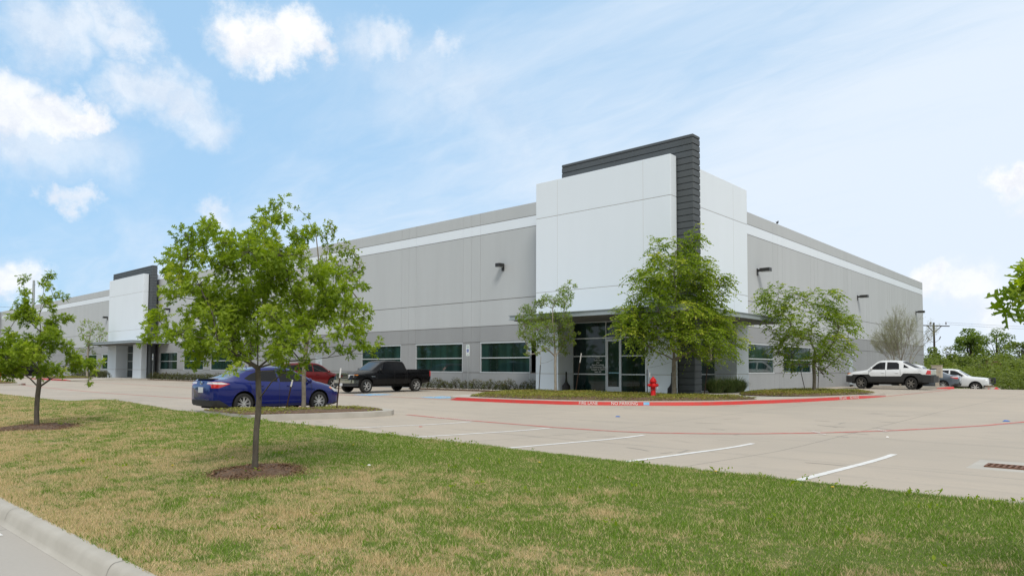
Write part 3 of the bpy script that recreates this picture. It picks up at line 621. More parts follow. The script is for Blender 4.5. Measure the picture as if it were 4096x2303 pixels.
# wall lamps: bracket, arm and flat box head
def wall_lamp(side, s, z=7.36, ln=.84, hw=.2):
    f = MB(); fb(f, side, s - .09, s + .09, 0, .05, z - .3, z + .12, BRONZE); fb(f, side, s - .05, s + .05, .05, ln * .26, z - .08, z + .06, BRONZE)
    fb(f, side, s - hw, s + hw, ln * .26, ln, z - .1, z + .11, BRONZE)
    o = part(f, 'wall_lamp'); l = MB(); fb(l, side, s - hw + .04, s + hw - .04, ln * .32, ln - .03, z - .125, z - .1, LENS); part(l, 'lamp_lens', o)
for s in (-10.6, -58.6, -77.2, -34.8): wall_lamp('L', s, 7.36, .52, .17)
for s in (11.75, 32.5, 53.2): wall_lamp('R', s)
b = MB()
for s in (30.5, 30.85): fb(b, 'R', s - .05, s + .05, 0, .16, 2.42, 2.56, WHITE)
fb(b, 'R', 30.3, 31.05, 0, .05, 2.46, 2.52, WHITE); part(b, 'emergency_lamp')

PALEJ = mat('pale_joint', (.40, .38, .35), .9)
def stack(mb, x0, x1, y0, y1, zs, m, gap=.013, inset=.014):
    """white slab cast with horizontal reveals at zs"""
    for a, b in zip(zs[:-1], zs[1:]): mb.bevbox(x0, x1, y0, y1, a + (gap if a != zs[0] else 0), b - (gap if b != zs[-1] else 0), m, .012)
    mb.box(x0 + inset, x1 - inset, y0 + inset, y1 - inset, zs[0] + .02, zs[-1] - .03, PALEJ)
def fin(mb, x0, x1, y0, y1, top, low_x0, low_x1, split=4.0):
    z = top; h = .3037; k = 0
    while z > -.05:
        zb = z - (.17 if k == 0 else h); xa, xb = (x0, x1) if z > split else (low_x0, low_x1)
        mb.bevbox(xa, xb, y0, y1, max(zb + .018, -.3), z - .018, FIN, .03); z = zb; k += 1
    mb.box(x0 + .04, x1 - .04, y0 + .04, y1 - .04, split, top - .05, FIN); mb.box(low_x0 + .04, low_x1 - .04, y0 + .04, y1 - .04, -.3, split, FIN)
def canopy(poly, z0=3.75, z1=4.0):
    c = MB(); cx = sum(p[0] for p in poly) / len(poly); n = len(poly)
    def grow(d):
        out = []
        for i in range(n):
            a, b, e = Vector(poly[i - 1]), Vector(poly[i]), Vector(poly[(i + 1) % n]); u, v = (b - a).normalized(), (e - b).normalized()
            nu, nv = Vector((u.y, -u.x)), Vector((v.y, -v.x)); k = nu + nv; k = k / max(k.dot(nu), .2); out.append(tuple(b + k * d))
        return out
    c.prism(grow(-.05), z0 + .02, z1 - .03, STEEL); c.prism(grow(.0), z1 - .03, z1, STEEL); c.prism(grow(.0), z0, z0 + .02, STEEL)
    o = part(c, 'canopy'); s = MB(); s.prism(grow(-.22), z0 - .05, z0 - .003, SOFF); part(s, 'soffit', o)
    return o
def storefront(side, s0, s1, d, mull, zs, door=None):
    f = MB(); w = .05; z0, z1 = zs[0], zs[-1]
    for q in [s0] + mull + [s1]: fb(f, side, q - w / 2, q + w / 2, d - .07, d + .04, z0, z1, ALU)
    cols = [s0] + mull + [s1]
    for a, b_ in zip(cols[:-1], cols[1:]):
        dd = door and abs(a - door[0]) < .02
        for z in zs:
            if dd and z < door[2] - .1: continue
            fb(f, side, a + w / 2, b_ - w / 2, d - .065, d + .035, z - .03, z + .03, ALU)
    o = part(f, 'storefront'); p = MB()
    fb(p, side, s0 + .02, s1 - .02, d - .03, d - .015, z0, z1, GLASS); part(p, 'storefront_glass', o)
    if door:
        a, b_, z = door; q = MB(); w = .085; a += .03; b_ -= .03
        for s in (a, b_ - w): fb(q, side, s, s + w, d - .04, d + .03, .05, z - .04, ALU)
        fb(q, side, a + w, b_ - w, d - .04, d + .03, .05, .34, ALU); fb(q, side, a + w, b_ - w, d - .04, d + .03, z - .15, z - .04, ALU)
        do = part(q, 'door'); h = MB(); pb_ = MB(); h.tube([(a + .05, -d - .06, .92), (a + .05, -d - .09, .95), (a + .05, -d - .09, 1.2), (a + .05, -d - .06, 1.23)], .014, ALU)
        fb(pb_, side, a + w + .02, b_ - w - .01, d + .0, d + .012, 1.02, 1.07, mat('push_bar_film', (.25, .5, .6), .3)); part(h, 'door_handle', do); part(pb_, 'push_bar', do)
    return o
# corner tower
t_ = MB()
stack(t_, -6.77, 1.42, -1.525, -.975, [3.99, 5.34, 9.37, 11.31], WHITE)
stack(t_, -6.77, -5.24, -1.525, -.25, [-.3, .985, 3.76], WHITE); stack(t_, .0, 1.42, -1.525, -.975, [-.3, .985, 3.76], WHITE)
for x in (-5.29, -.06): t_.box(x - .006, x + .006, -1.5275, -1.5, 4.1, 11.25, mat('faint_joint', (.55, .55, .55), .9))
stack(t_, -2.6, 1.21, -.17, 7.5, [3.99, 5.36, 9.40, 11.36], WHITE)
stack(t_, -.1, 1.21, 5.95, 7.5, [-.3, .985, 3.76], WHITE)
t_.box(1.2, 1.2125, 5.7, 5.712, 4.1, 11.3, MATS['faint_joint'])
part(t_, 'tower_wall')
t_ = MB(); fin(t_, -5.5, 2.26, -.9, -.2, 12.26, .35, 2.26); part(t_, 'tower_fin')
canopy([(-6.86, -3.65), (3.26, -3.65), (3.26, 7.52), (.05, 7.52), (.05, .1), (-6.86, .1)])
sf = storefront('L', -5.2, .3, .28, [-3.05, -2.14], [.06, .97, 1.91, 2.85, 3.70], (-3.05, -2.14, 2.82))
l = MB(); lines_ = ['CORT', 'Trade Show', 'And', 'Event Furnishings', '551 Southwestern Blvd', 'Coppell, Tx. 75019', 'Suite 160']
for k, s in enumerate(lines_): put_text(l, s, .125, mat('window_lettering', (.8, .82, .82), .5), (-3.58, -.281, 1.82 - k * .121), (1, 0, 0), (0, 0, 1), sx=.86)
part(l, 'lettering', sf)
storefront('R', -.25, 5.9, -.04, [1.8, 3.9], [.06, .97, 1.91, 2.85, 3.70])
c_ = MB(); c_.box(-5.3, 1.2, -.24, -.2, -.3, .06, KERBC); c_.box(-5.24, .3, -.5, -.2, 3.68, 3.76, WHITE); c_.box(-5.24, .0, .5, .52, 0, 3.7, mat('dim_room', (.03, .03, .03), .9)); part(c_, 'lintel')
# second tower along the front
t_ = MB()
stack(t_, -72.1, -61.9, -1.525, -.97, [3.99, 5.34, 9.37, 11.3], WHITE)
stack(t_, -72.1, -69.44, -1.525, -.25, [-.3, .985, 3.76], WHITE); stack(t_, -64.3, -61.9, -1.525, -.97, [-.3, .985, 3.76], WHITE)
t_.box(-71, -62.2, .05, 6.5, 9.9, 11.37, WHITE); part(t_, 'tower_wall')
t_ = MB(); fin(t_, -72.9, -61.2, -.9, -.35, 12.24, -63.6, -61.2); part(t_, 'tower_fin')
canopy([(-72.8, -3.65), (-58.6, -3.65), (-58.6, .05), (-72.8, .05)])
storefront('L', -69.4, -63.4, .28, [-66.4, -65.4], [.06, .97, 1.91, 2.85, 3.70], (-66.4, -65.4, 2.82))
# third tower at the far end, its white slab just entering the view
t_ = MB(); stack(t_, -139, -129.45, -1.525, -.97, [-.3, 5.34, 9.37, 11.3], WHITE); part(t_, 'tower_wall')
t_ = MB(); fin(t_, -140, -130.6, -.9, -.3, 12.2, -140, -138); part(t_, 'tower_fin')
# ------------------------------------------------------------------ trees
BARK = mat('brown_grey_bark', (0.075, 0.062, 0.05), 0.9, col2=(0.125, 0.11, 0.092), scale=22, bump=0.6, bscale=70, stretch=(1, 1, .3))
PBARK = mat('pale_grey_bark', (0.27, 0.24, 0.20), 0.9, col2=(0.36, 0.33, 0.28), scale=14, bump=0.4, bscale=60)
EBARK = mat('elm_bark', (0.15, 0.13, 0.10), 0.9, col2=(0.24, 0.215, 0.175), scale=9, bump=0.4, bscale=60)
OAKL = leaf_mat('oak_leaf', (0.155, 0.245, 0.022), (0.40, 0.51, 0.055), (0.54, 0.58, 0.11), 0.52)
YELL = leaf_mat('young_yellow_leaf', (0.17, 0.27, 0.03), (0.38, 0.44, 0.06), (0.44, 0.40, 0.10), 0.5)
ELML = leaf_mat('elm_leaf', (0.115, 0.20, 0.018), (0.34, 0.45, 0.04), (0.52, 0.55, 0.09), 0.52)
PALEL = leaf_mat('small_pale_leaf', (0.20, 0.30, 0.05), (0.38, 0.46, 0.10), (0.44, 0.48, 0.14), 0.48)
BUDL = leaf_mat('bud_leaf', (0.27, 0.29, 0.16), (0.36, 0.37, 0.20), (0.28, 0.34, 0.12), 0.40)
OAK_H = [(0, 0), (.16, .035), (.20, .20), (.30, .24), (.34, .07), (.46, .09), (.50, .33), (.62, .30), (.62, .10), (.74, .09), (.80, .24), (.88, .20), (.88, .06), (1.0, .0)]
SML_H = [(0, 0), (.3, .24), (.65, .2), (1, 0)]
DIA_H = [(0, 0), (.45, .26), (1, 0)]
ELM_H = [(0, 0), (.3, .30), (.68, .26), (1, 0)]
def leaf_cloud(name, P, axis, nrm, size, tint, half, m, parent, fold=.35):
    """leaves at P growing along axis with face normal nrm; each one is two half blades folded on the midrib"""
    h = np.array(half); k = len(h); n = len(P)
    axis = axis / (np.linalg.norm(axis, axis=1)[:, None] + 1e-9); side = np.cross(nrm, axis); side /= (np.linalg.norm(side, axis=1)[:, None] + 1e-9); nrm = np.cross(axis, side)
    V = []
    for sg in (1, -1):
        x = h[:, 0][None, :, None]; y = (h[:, 1] * sg)[None, :, None]; z = (np.abs(h[:, 1]) * fold - .18 * h[:, 0] ** 2)[None, :, None]
        V.append(P[:, None, :] + size[:, None, None] * (axis[:, None, :] * x + side[:, None, :] * y + nrm[:, None, :] * z))
    V = np.concatenate(V, 0).reshape(-1, 3); F = np.arange(2 * n * k).reshape(2 * n, k); F[n:] = F[n:, ::-1]
    return np_mesh(name, V, F, m, np.concatenate([tint, tint]), parent)

def make_tree(name, label, base, clumps, bark, leafm, half, lsize, dens, fork, tr, group=None, seed=1, lean=(0, 0), spray=None, depth=1.0, twig=True, tintb=0.0, wind=0.0, tip=.004, centre=None, spread=1.2, sx=1.0, fill=0):
    """trunk, limbs and leaves grown towards foliage clumps given as (right, up, radius) in metres from the foot"""
    rs = np.random.RandomState(seed); rnd = random.Random(seed); root = thing(name, label, 'tree', base, 0, group)
    C = np.array([[int(a) / 100 for a in q.split(',')] for q in clumps.split()]) if isinstance(clumps, str) else np.array(clumps)
    if C.shape[1] == 3:
        C[:, 0] *= sx
        zc = C[:, 1]; cx = np.median(C[:, 0]) if centre is None else centre; dep = []
        for r, u, rad in C:
            near = np.abs(zc - u) < .45 * max(.6, (zc.max() - zc.min()) * .18); w = max(np.abs(C[near, 0] - cx).max(), rad)
            lim = math.sqrt(max(w * w - (r - cx) ** 2, 0.0)); dep.append(lim * depth * rnd.choice((-1, 1)) * rnd.uniform(.05, .92))
        rt, fw = np.array(RGT), np.array(FWD)
        P3 = C[:, :1] * rt + np.array(dep)[:, None] * fw + np.stack([0 * zc, 0 * zc, zc], 1); rad = C[:, 2]
    else: P3 = C[:, :3]; rad = C[:, 3]
    if fill:                                   # secondary clumps between neighbours close the crown
        ex, er = [], []
        while len(ex) < fill:
            i, j = rs.randint(len(P3)), rs.randint(len(P3))
            if i != j and np.linalg.norm((P3[i] - P3[j]) * (1, 1, 1)) < 3.2 * (rad[i] + rad[j]): ex.append((P3[i] + P3[j]) / 2 + rs.normal(0, .3, 3) * rad[i]); er.append((rad[i] + rad[j]) / 2)
        P3 = np.concatenate([P3, ex]); rad = np.concatenate([rad, er])
    # skeleton: trunk to the fork and a leader, then every clump joins the nearest lower node
    nodes = [np.zeros(3)]; par = [-1]; top = P3[:, 2].max(); ctr = P3.mean(0)
    K = 5
    for k in range(1, K + 1):
        q = np.array([lean[0] * k / K, lean[1] * k / K, fork * k / K]); q[:2] += rs.normal(0, .006, 2) * fork; nodes.append(q); par.append(len(nodes) - 2)
    ld = len(nodes) - 1; L = 5
    for k in range(1, L + 1):
        q = nodes[ld] * (1 - k / L) + np.array([ctr[0], ctr[1], top * .86]) * (k / L); q[:2] = nodes[ld][:2] + (ctr[:2] - nodes[ld][:2]) * (k / L) * .8 + rs.normal(0, .05 * (top - fork) * .25, 2)
        nodes.append(q); par.append(len(nodes) - 2)
    start = len(nodes)
    order = np.argsort(np.linalg.norm((P3 - nodes[ld]) * (1, 1, .8), axis=1)); ends = {}
    for ci in order:
        p = P3[ci]; N = np.array(nodes[K - 0:]); dd = p - N; dist = np.linalg.norm(dd, axis=1); dist = dist + np.maximum(0, N[:, 2] + .25 * np.linalg.norm(dd[:, :2], axis=1) - p[2]) * 1.3
        j = int(np.argmin(dist)) + K; a = nodes[j]; n = max(1, int(np.linalg.norm(p - a) / .35)); n = min(n, 5)
        pd = nodes[j] - nodes[par[j]]; pd = pd / (np.linalg.norm(pd) + 1e-6); mid = (a + p) / 2 + pd * np.linalg.norm(p - a) * .12 + np.array([0, 0, -.03 * np.linalg.norm(p - a)])
        last = j
        for k in range(1, n + 1):
            u = k / n; q = a * (1 - u) ** 2 + mid * 2 * u * (1 - u) + p * u * u
            if k < n: q = q + rs.normal(0, .012, 3) * np.linalg.norm(p - a)
            nodes.append(q); par.append(last); last = len(nodes) - 1
        ends[ci] = last
    cnt = np.zeros(len(nodes))
    for ci, e in ends.items():
        w = rad[ci]
        while e >= 0: cnt[e] += w; e = par[e]
    rr = np.maximum(tr * (cnt / cnt[0]) ** .62, tip); rr[0] = tr * 1.22; rr[1] = tr * 1.04
    tb = MB(); kids = {}
    for i, q in enumerate(par): kids.setdefault(q, []).append(i)
    def chain(i, startpts, startr):
        pts = list(startpts); rad_ = list(startr)
        while True:
            pts.append(nodes[i]); rad_.append(rr[i]); ch = sorted(kids.get(i, []), key=lambda q: -rr[q])
            for q in ch[1:]: chain(q, [nodes[i]], [min(rr[q] * 1.15, rr[i])])
            if not ch: break
            i = ch[0]
        if len(pts) > 1: tb.tube(pts, rad_, bark, 9 if rad_[0] > .03 else (6 if rad_[0] > .012 else 4), cap=False)
    chain(kids[-1][0], [], [])
    # foliage
    LP, LA, LN, LS_, LT = [], [], [], [], []
    wv = np.array(RGT) * wind; rmed = float(np.median(rad))
    for ci in range(len(P3)):
        c, r = P3[ci], rad[ci]; e = nodes[par[ends[ci]]] if ends[ci] in ends.values() else c
        ns = max(2, int(dens * (r / rmed) ** 1.7 + .5)); out = c - np.array([nodes[ld][0], nodes[ld][1], c[2] - .2 * r]); out = out / (np.linalg.norm(out) + 1e-6)
        ct = rs.normal(0, .13)
        for _ in range(ns):
            d = rs.normal(0, 1, 3); d /= np.linalg.norm(d); p = c + d * r * spread * rs.uniform(.2, 1.0) ** .6 * np.array([1, 1, .85])
            if twig and (rnd.random() < .3): tb.tube([c + (p - c) * .05, (c + p) / 2 + np.array([0, 0, .08 * r]), p], [tip * .9, tip * .7, tip * .4], bark, 3, cap=False)
            dirv = d * .7 + out * .5 + np.array([0, 0, .12]); dirv /= np.linalg.norm(dirv)
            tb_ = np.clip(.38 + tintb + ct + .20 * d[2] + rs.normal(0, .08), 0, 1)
            if spray:       # arching shoot with leaves set alternately along it
                ln, nl, droop = spray; ln = ln * rs.uniform(.6, 1.25); dv = dirv * np.array([1, 1, .5]) + wv; dv /= np.linalg.norm(dv); pts = []
                for k in range(nl):
                    u = k / (nl - 1); q = p + dv * ln * u + np.array([0, 0, .22 * ln * u - droop * ln * u * u]); pts.append(q)
                sd = np.cross(dv, [0, 0, 1.]); sd /= np.linalg.norm(sd) + 1e-6
                tb.tube([pts[0], pts[nl // 2], pts[-1]], [tip * .6, tip * .5, tip * .35], bark, 3, cap=False)
                for k, q in enumerate(pts):
                    s_ = sd * (1 if k % 2 else -1); a = s_ * .8 + dv * .6 + rs.normal(0, .25, 3) + np.array([0, 0, -.25]); LP.append(q); LA.append(a)
                    LN.append(np.array([0, 0, 1.]) + rs.normal(0, .4, 3)); LS_.append(lsize * rs.uniform(.7, 1.2)); LT.append(np.clip(tb_ + .25 * k / nl + rs.normal(0, .1), 0, 1))
            else:           # rosette at the twig end
                for k in range(rs.randint(4, 7)):
                    a = dirv * .6 + rs.normal(0, .62, 3) + np.array([0, 0, -.18]); LP.append(p + rs.normal(0, .18 * lsize, 3)); LA.append(a); LN.append(np.array([0, 0, .9]) + dirv * .3 + rs.normal(0, .5, 3))
                    LS_.append(lsize * rs.uniform(.65, 1.2)); LT.append(np.clip(tb_ + rs.normal(0, .12), 0, 1))
    tb.build('trunk', root, sharp=180)
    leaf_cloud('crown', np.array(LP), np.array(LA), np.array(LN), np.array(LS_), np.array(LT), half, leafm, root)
    return root

LAWN_OAKS = 'young oaks planted along the lawn'
B1 = (8.3, -25.5, lawnz(8.3, -25.5) - .02); B2_ = (-1.8, -25.6, lawnz(-1.8, -25.6) - .02)
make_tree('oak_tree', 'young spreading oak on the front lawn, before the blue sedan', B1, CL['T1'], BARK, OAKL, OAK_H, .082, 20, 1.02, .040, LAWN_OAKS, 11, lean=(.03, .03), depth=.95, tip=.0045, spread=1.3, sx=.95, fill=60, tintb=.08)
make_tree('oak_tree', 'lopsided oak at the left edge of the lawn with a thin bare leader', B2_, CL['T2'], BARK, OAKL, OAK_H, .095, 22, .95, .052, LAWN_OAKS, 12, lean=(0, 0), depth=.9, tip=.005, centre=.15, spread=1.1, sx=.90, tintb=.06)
third = [(-1.50, -.60, 1.90, .07), (-1.46, -.56, 1.84, .08), (-1.40, -.56, 1.78, .09), (-1.36, -.57, 1.88, .09), (-1.30, -.56, 1.93, .09), (-1.28, -.57, 1.82, .1), (-1.32, -.55, 1.74, .08), (-1.22, -.55, 1.78, .10), (-1.18, -.54, 1.90, .10), (-1.1, -.5, 1.84, .12), (-1.0, -.5, 1.76, .12)]
_r = random.Random(5)
for _ in range(46):
    a = _r.uniform(0, 6.28); q = _r.uniform(.1, .95); third.append((.25 + q * .8 * math.cos(a), .1 + q * .8 * math.sin(a), 1.25 + _r.uniform(0, 2.1) * (1.1 - .5 * q), .22))
make_tree('oak_tree', 'oak at the right edge with one leafy branch tip against the sky', (18.45, -25.5, lawnz(18.4, -25.5) - .02), third, BARK, OAKL, OAK_H, .105, 20, 1.0, .045, LAWN_OAKS, 13, tintb=-.25)
make_tree('island_tree', 'airy yellow-green young tree on the kerbed island beside the blue sedan', (-1.3, -18.9, .0), CL['T3'], EBARK, YELL, SML_H, .085, 34, 1.35, .062, None, 14, depth=.8, tip=.006)
make_tree('entrance_tree', 'pale thin-leaved young tree in front of the canopy, left of the glass door', (-3.36, -4.12, .08), CL['T5'], PBARK, PALEL, SML_H, .068, 85, 1.75, .06, None, 15, depth=.85, tip=.006, spread=1.35)
make_tree('elm_tree', 'large wind-blown elm covering the dark corner column of the entrance', (2.58, -3.42, .08), CL['T6'], EBARK, ELML, ELM_H, .112, 17, 1.55, .095, 'elms in the entrance beds', 16, depth=.85, spray=(.58, 10, .62), wind=.55, tip=.006, sx=.87, spread=1.0, tintb=.06)
make_tree('elm_tree', 'round-crowned elm between two dark stakes, in the bed along the right wall', (5.21, 6.1, .08), CL['T7'], EBARK, ELML, ELM_H, .118, 18, 1.45, .085, 'elms in the entrance beds', 17, depth=.85, spray=(.52, 9, .65), wind=.45, tip=.006, tintb=-.02, sx=.90, spread=.95)
def bare_tree(name, label, base, H, bark, leafm, seed):
    """vase of finely forking twigs with a few small buds"""
    rnd = random.Random(seed); root = thing(name, label, 'tree', base); tb = MB(); tips = []
    def grow(p, d, ln, r, lv):
        q1 = p + d * ln * .5 + Vector((rnd.gauss(0, .03), rnd.gauss(0, .03), 0)) * ln; q2 = p + d * ln + Vector((0, 0, .04 * ln)); tb.tube([p, q1, q2], [r, r * .88, r * .74], bark, 6 if lv < 2 else 3, cap=False)
        if lv >= 3: tips.extend([q1, q2])
        if lv == 6: return
        for k in range(3 if lv < 1 else (2 if rnd.random() < .62 or lv > 4 else 3)):
            ax = d.orthogonal().normalized(); ax.rotate(Matrix.Rotation(rnd.uniform(0, 6.283), 3, d)); e = d.copy(); e.rotate(Matrix.Rotation(rnd.uniform(.16, .50), 3, ax)); e.z += .07; e.normalize()
            grow(q2, e, ln * rnd.uniform(.66, .9), r * (.70 if k == 0 else .58), lv + 1)
        if lv in (2, 3, 4):
            ax = d.orthogonal().normalized(); ax.rotate(Matrix.Rotation(rnd.uniform(0, 6.283), 3, d)); e = d.copy(); e.rotate(Matrix.Rotation(rnd.uniform(.5, .9), 3, ax)); grow(q1, e, ln * .6, r * .45, lv + 2)
    tb.tube([(0, 0, 0), (.02, .0, H * .14)], [.12, .10], bark, 9, cap=False)
    for k in range(7):
        a = 2 * math.pi * k / 7 + rnd.uniform(-.3, .3); t_ = rnd.uniform(.22, .75) if k else .05; grow(Vector((.02, 0, H * .135)), Vector((math.sin(t_) * math.cos(a), math.sin(t_) * math.sin(a), math.cos(t_))), H * rnd.uniform(.20, .26), .055, 0)
    tb.build('trunk', root, sharp=180); rs = np.random.RandomState(seed); T = np.array([list(t_) for t_ in tips]); T = np.repeat(T, 3, 0) + rs.normal(0, .07, (len(T) * 3, 3)); n = len(T)
    leaf_cloud('crown', T, rs.normal(0, 1, (n, 3)), rs.normal(0, 1, (n, 3)), rs.uniform(.04, .085, n), rs.rand(n), DIA_H, leafm, root)
    root.scale = (.66, .66, .76); return root
bare_tree('budding_tree', 'almost bare grey tree just coming into bud behind the white and black pickup', (4.28, 27.23, .0), 6.3, mat('grey_brown_bark', (.30, .265, .215), .9, var=.3, scale=12), BUDL, 18)
make_tree('wall_tree', 'pale feathery tree before the far tower, left of its white slab', (-71.4, -3.8, .0), CL['T4'], PBARK, PALEL, DIA_H, .18, 12, 2.2, .12, None, 19, depth=.8, tip=.02)
_r = random.Random(8); t11 = [(_r.gauss(0, .75), _r.gauss(0, .75), 2.0 + _r.random() * 2.6, .5) for _ in range(34)]
make_tree('island_tree', 'dark small tree on the island beyond the blue sedan, half hidden by the oak', (-28.4, -6.6, .02), t11, BARK, OAKL, SML_H, .16, 16, 1.7, .09, None, 20, tip=.01, tintb=-.2)

# mulch rings of the lawn oaks
def mulch(cx, cy, r, seed, label):
    rs = np.random.RandomState(seed); s = MB(); n = 22; vs = []
    for k, h in ((1.0, -.02), (.75, .03), (.35, .055)):
        for i in range(n): a = 2 * math.pi * i / n; q = r * k * (1 + .13 * math.sin(3 * a + seed) + .06 * math.sin(7 * a)); x, y = cx + q * math.cos(a), cy + q * .9 * math.sin(a); vs.append((x, y, lawnz(x, y) + h))
    vs.append((cx, cy, lawnz(cx, cy) + .06)); fs = [(j * n + i, j * n + (i + 1) % n, (j + 1) * n + (i + 1) % n, (j + 1) * n + i) for j in range(2) for i in range(n)] + [(2 * n + i, 2 * n + (i + 1) % n, 3 * n) for i in range(n)]
    s.add(vs, fs, SOIL, True); o = tag(s.build('mulch', sharp=180), kind='stuff')
    m = 4200; a = rs.uniform(0, 6.283, m); q = r * np.sqrt(rs.rand(m)) * (1.02 + .35 * rs.rand(m) ** 3); x = cx + q * np.cos(a); y = cy + q * .9 * np.sin(a)
    z = np.array([lawnz(p, w) for p, w in zip(x, y)]) + .055 * np.clip(1.1 - q / r, 0, 1) + rs.uniform(0, .018, m)
    V, F = leaf_quads(np.stack([x, y, z], 1), rs.uniform(.02, .065, m), rs, up=.7, asp=.26)
    c = leaf_mat('mulch_chip_%d' % seed, (0.11, 0.058, 0.032), (0.36, 0.21, 0.125), (0.58, 0.47, 0.36), 0.0, .9); np_mesh('mulch_chips', V, F, c, np.clip(rs.beta(1.3, 2.2, m), 0, 1), o)
mulch(B1[0] + .05, B1[1], .68, 1, ''); mulch(B2_[0], B2_[1], .95, 2, '')

# ------------------------------------------------------------------ grass blades
GR = bpy.data.materials.new('grass_blade'); GR.use_nodes = True; t = NT(GR.node_tree); pb = t.n['Principled BSDF']
P = t.new('ShaderNodeNewGeometry').outputs['Position']; f, c = lawn_colours(t, P); at = t.new('ShaderNodeAttribute', attribute_name='tint').outputs['Fac']
sel = t.math('ADD', f, t.math('MULTIPLY', t.math('SUBTRACT', at, 0.5), 1.5)); sel = t.ramp(sel, (0.30, 0.70, 0.0, 1.0))
gcol = t.mix(at, (0.125, 0.245, 0.020), (0.29, 0.42, 0.060)); scol = t.mix(at, (0.50, 0.37, 0.18), (0.80, 0.65, 0.38))
col = t.mix(sel, gcol, scol); t.link(col, pb.inputs['Base Color']); pb.inputs['Roughness'].default_value = .7; pb.inputs['Specular IOR Level'].default_value = .2
tr = t.new('ShaderNodeBsdfTranslucent'); t.link(col, tr.inputs[0]); mx = t.new('ShaderNodeMixShader'); mx.inputs[0].default_value = .3
t.link(pb.outputs[0], mx.inputs[1]); t.link(tr.outputs[0], mx.inputs[2]); t.link(mx.outputs[0], t.n['Material Output'].inputs[0])
def blades(x, y, z, h, w, rs, lean=.5):
    n = len(x); a = rs.uniform(0, 6.283, n); ca, sa = np.cos(a), np.sin(a); l = rs.uniform(.1, 1, n) * lean * h; b = rs.uniform(0, 6.283, n)
    p = np.stack([x, y, z], 1); s = np.stack([ca, sa, 0 * a], 1) * (w / 2)[:, None]; tp = p + np.stack([np.cos(b) * l, np.sin(b) * l, h], 1)
    return np.stack([p - s, p + s, tp], 1).reshape(-1, 3)
rs = np.random.RandomState(3); X, Y = [], []
for x0, x1, dens in ((8, 19.2, 5200), (2, 8, 3600), (-4, 2, 2300), (-12, -4, 1300), (-26, -12, 520), (-60, -26, 130)):
    n = int((x1 - x0) * 6.7 * dens); X.append(rs.uniform(x0, x1, n)); Y.append(rs.uniform(-28.26, -21.5, n))
X = np.concatenate(X); Y = np.concatenate(Y)
rel = np.stack([X - EYE.x, Y - EYE.y], 1); fwd = rel @ np.array(FWD)[:2]; sid = rel @ np.array(RGT)[:2]
ok = (fwd > 2.5) & (np.abs(sid) < .80 * fwd + 1.2)
for q in (B1, B2_): ok &= ((X - q[0]) ** 2 + (Y - q[1]) ** 2 > ((.60 if q is B1 else .85) * (.85 + .35 * rs.rand(len(X)))) ** 2)
bare = vnoise(X * .9 + 40, Y * .9) * .6 + vnoise(X * 3.3, Y * 3.3 + 5) * .4
soil = np.exp(-(((X - 16.2) / .8) ** 2 + ((Y + 25.9) / .35) ** 2)) + np.exp(-(((X - 14.9) / .5) ** 2 + ((Y + 27.0) / .3) ** 2)) + np.exp(-(((X - 9.2) / .5) ** 2 + ((Y + 25.1) / .3) ** 2))
ok &= rs.rand(len(X)) > .75 * soil
ok &= bare > .05 + .1 * rs.rand(len(X)); X, Y, fwd = X[ok], Y[ok], fwd[ok]
tuft = vnoise(X * 2.6 + 3, Y * 2.6) ; h = (.015 + .024 * tuft ** 1.5 + .014 * (vnoise(X * .8, Y * .8 + 60))) * rs.uniform(.6, 1.35, len(X)); edge = (np.abs(Y + 21.55) < .16) | (np.abs(Y + 28.29) < .06)
h[edge] *= rs.uniform(.8, 1.4, edge.sum())
Z = np.array([lawnz(a, b) for a, b in zip(X, Y)]) - .003
V = blades(X, Y, Z, h, rs.uniform(.0045, .009, len(X)) * np.clip(fwd / 9, 1, 2.6), rs, 1.1)
tag(np_mesh('grass', V, np.arange(len(V)).reshape(-1, 3), GR, rs.rand(len(X))), kind='stuff')
# broad-leaved weeds and dandelions in the turf
rs = np.random.RandomState(21); wp = []
for k in range(150):
    x, y = (rs.uniform(-3, 18.5), rs.uniform(-21.85, -21.5)) if k < 66 else (rs.uniform(-6, 17), rs.uniform(-27.5, -21.9))
    for _ in range(rs.randint(5, 13)): wp.append((x + rs.normal(0, .05), y + rs.normal(0, .04), lawnz(x, y) + .02 + rs.uniform(0, .05), rs.uniform(.025, .06)))
wp = np.array(wp); n = len(wp); ax = rs.normal(0, 1, (n, 3)); ax[:, 2] = np.abs(ax[:, 2]) * .8 + .25
tag(leaf_cloud('weed_leaves', wp[:, :3], ax, rs.normal(0, .4, (n, 3)) + np.array([0, 0, 1]), wp[:, 3], rs.rand(n) * .7, SML_H, OAKL, None), kind='stuff')
YF = mat('yellow_petal', (.75, .52, .02), .6)
for k, (x, y) in enumerate(((6.95, -26.05), (7.2, -23.1), (11.0, -22.6), (13.3, -21.8), (14.8, -22.0), (-4.2, -22.3))):
    z = lawnz(x, y) + .045; b = MB(); b.lathe([(0, .0), (.014, .002), (.02, .008), (.012, .012), (0, .012)], YF, 9, (x, y, z)); b.tube([(x, y, z - .05), (x, y, z)], .0025, OAKL, 4)
    d = b.build('dandelion'); tag(d, 'small yellow dandelion flower open in the lawn grass', 'flower', 'dandelions in the lawn')
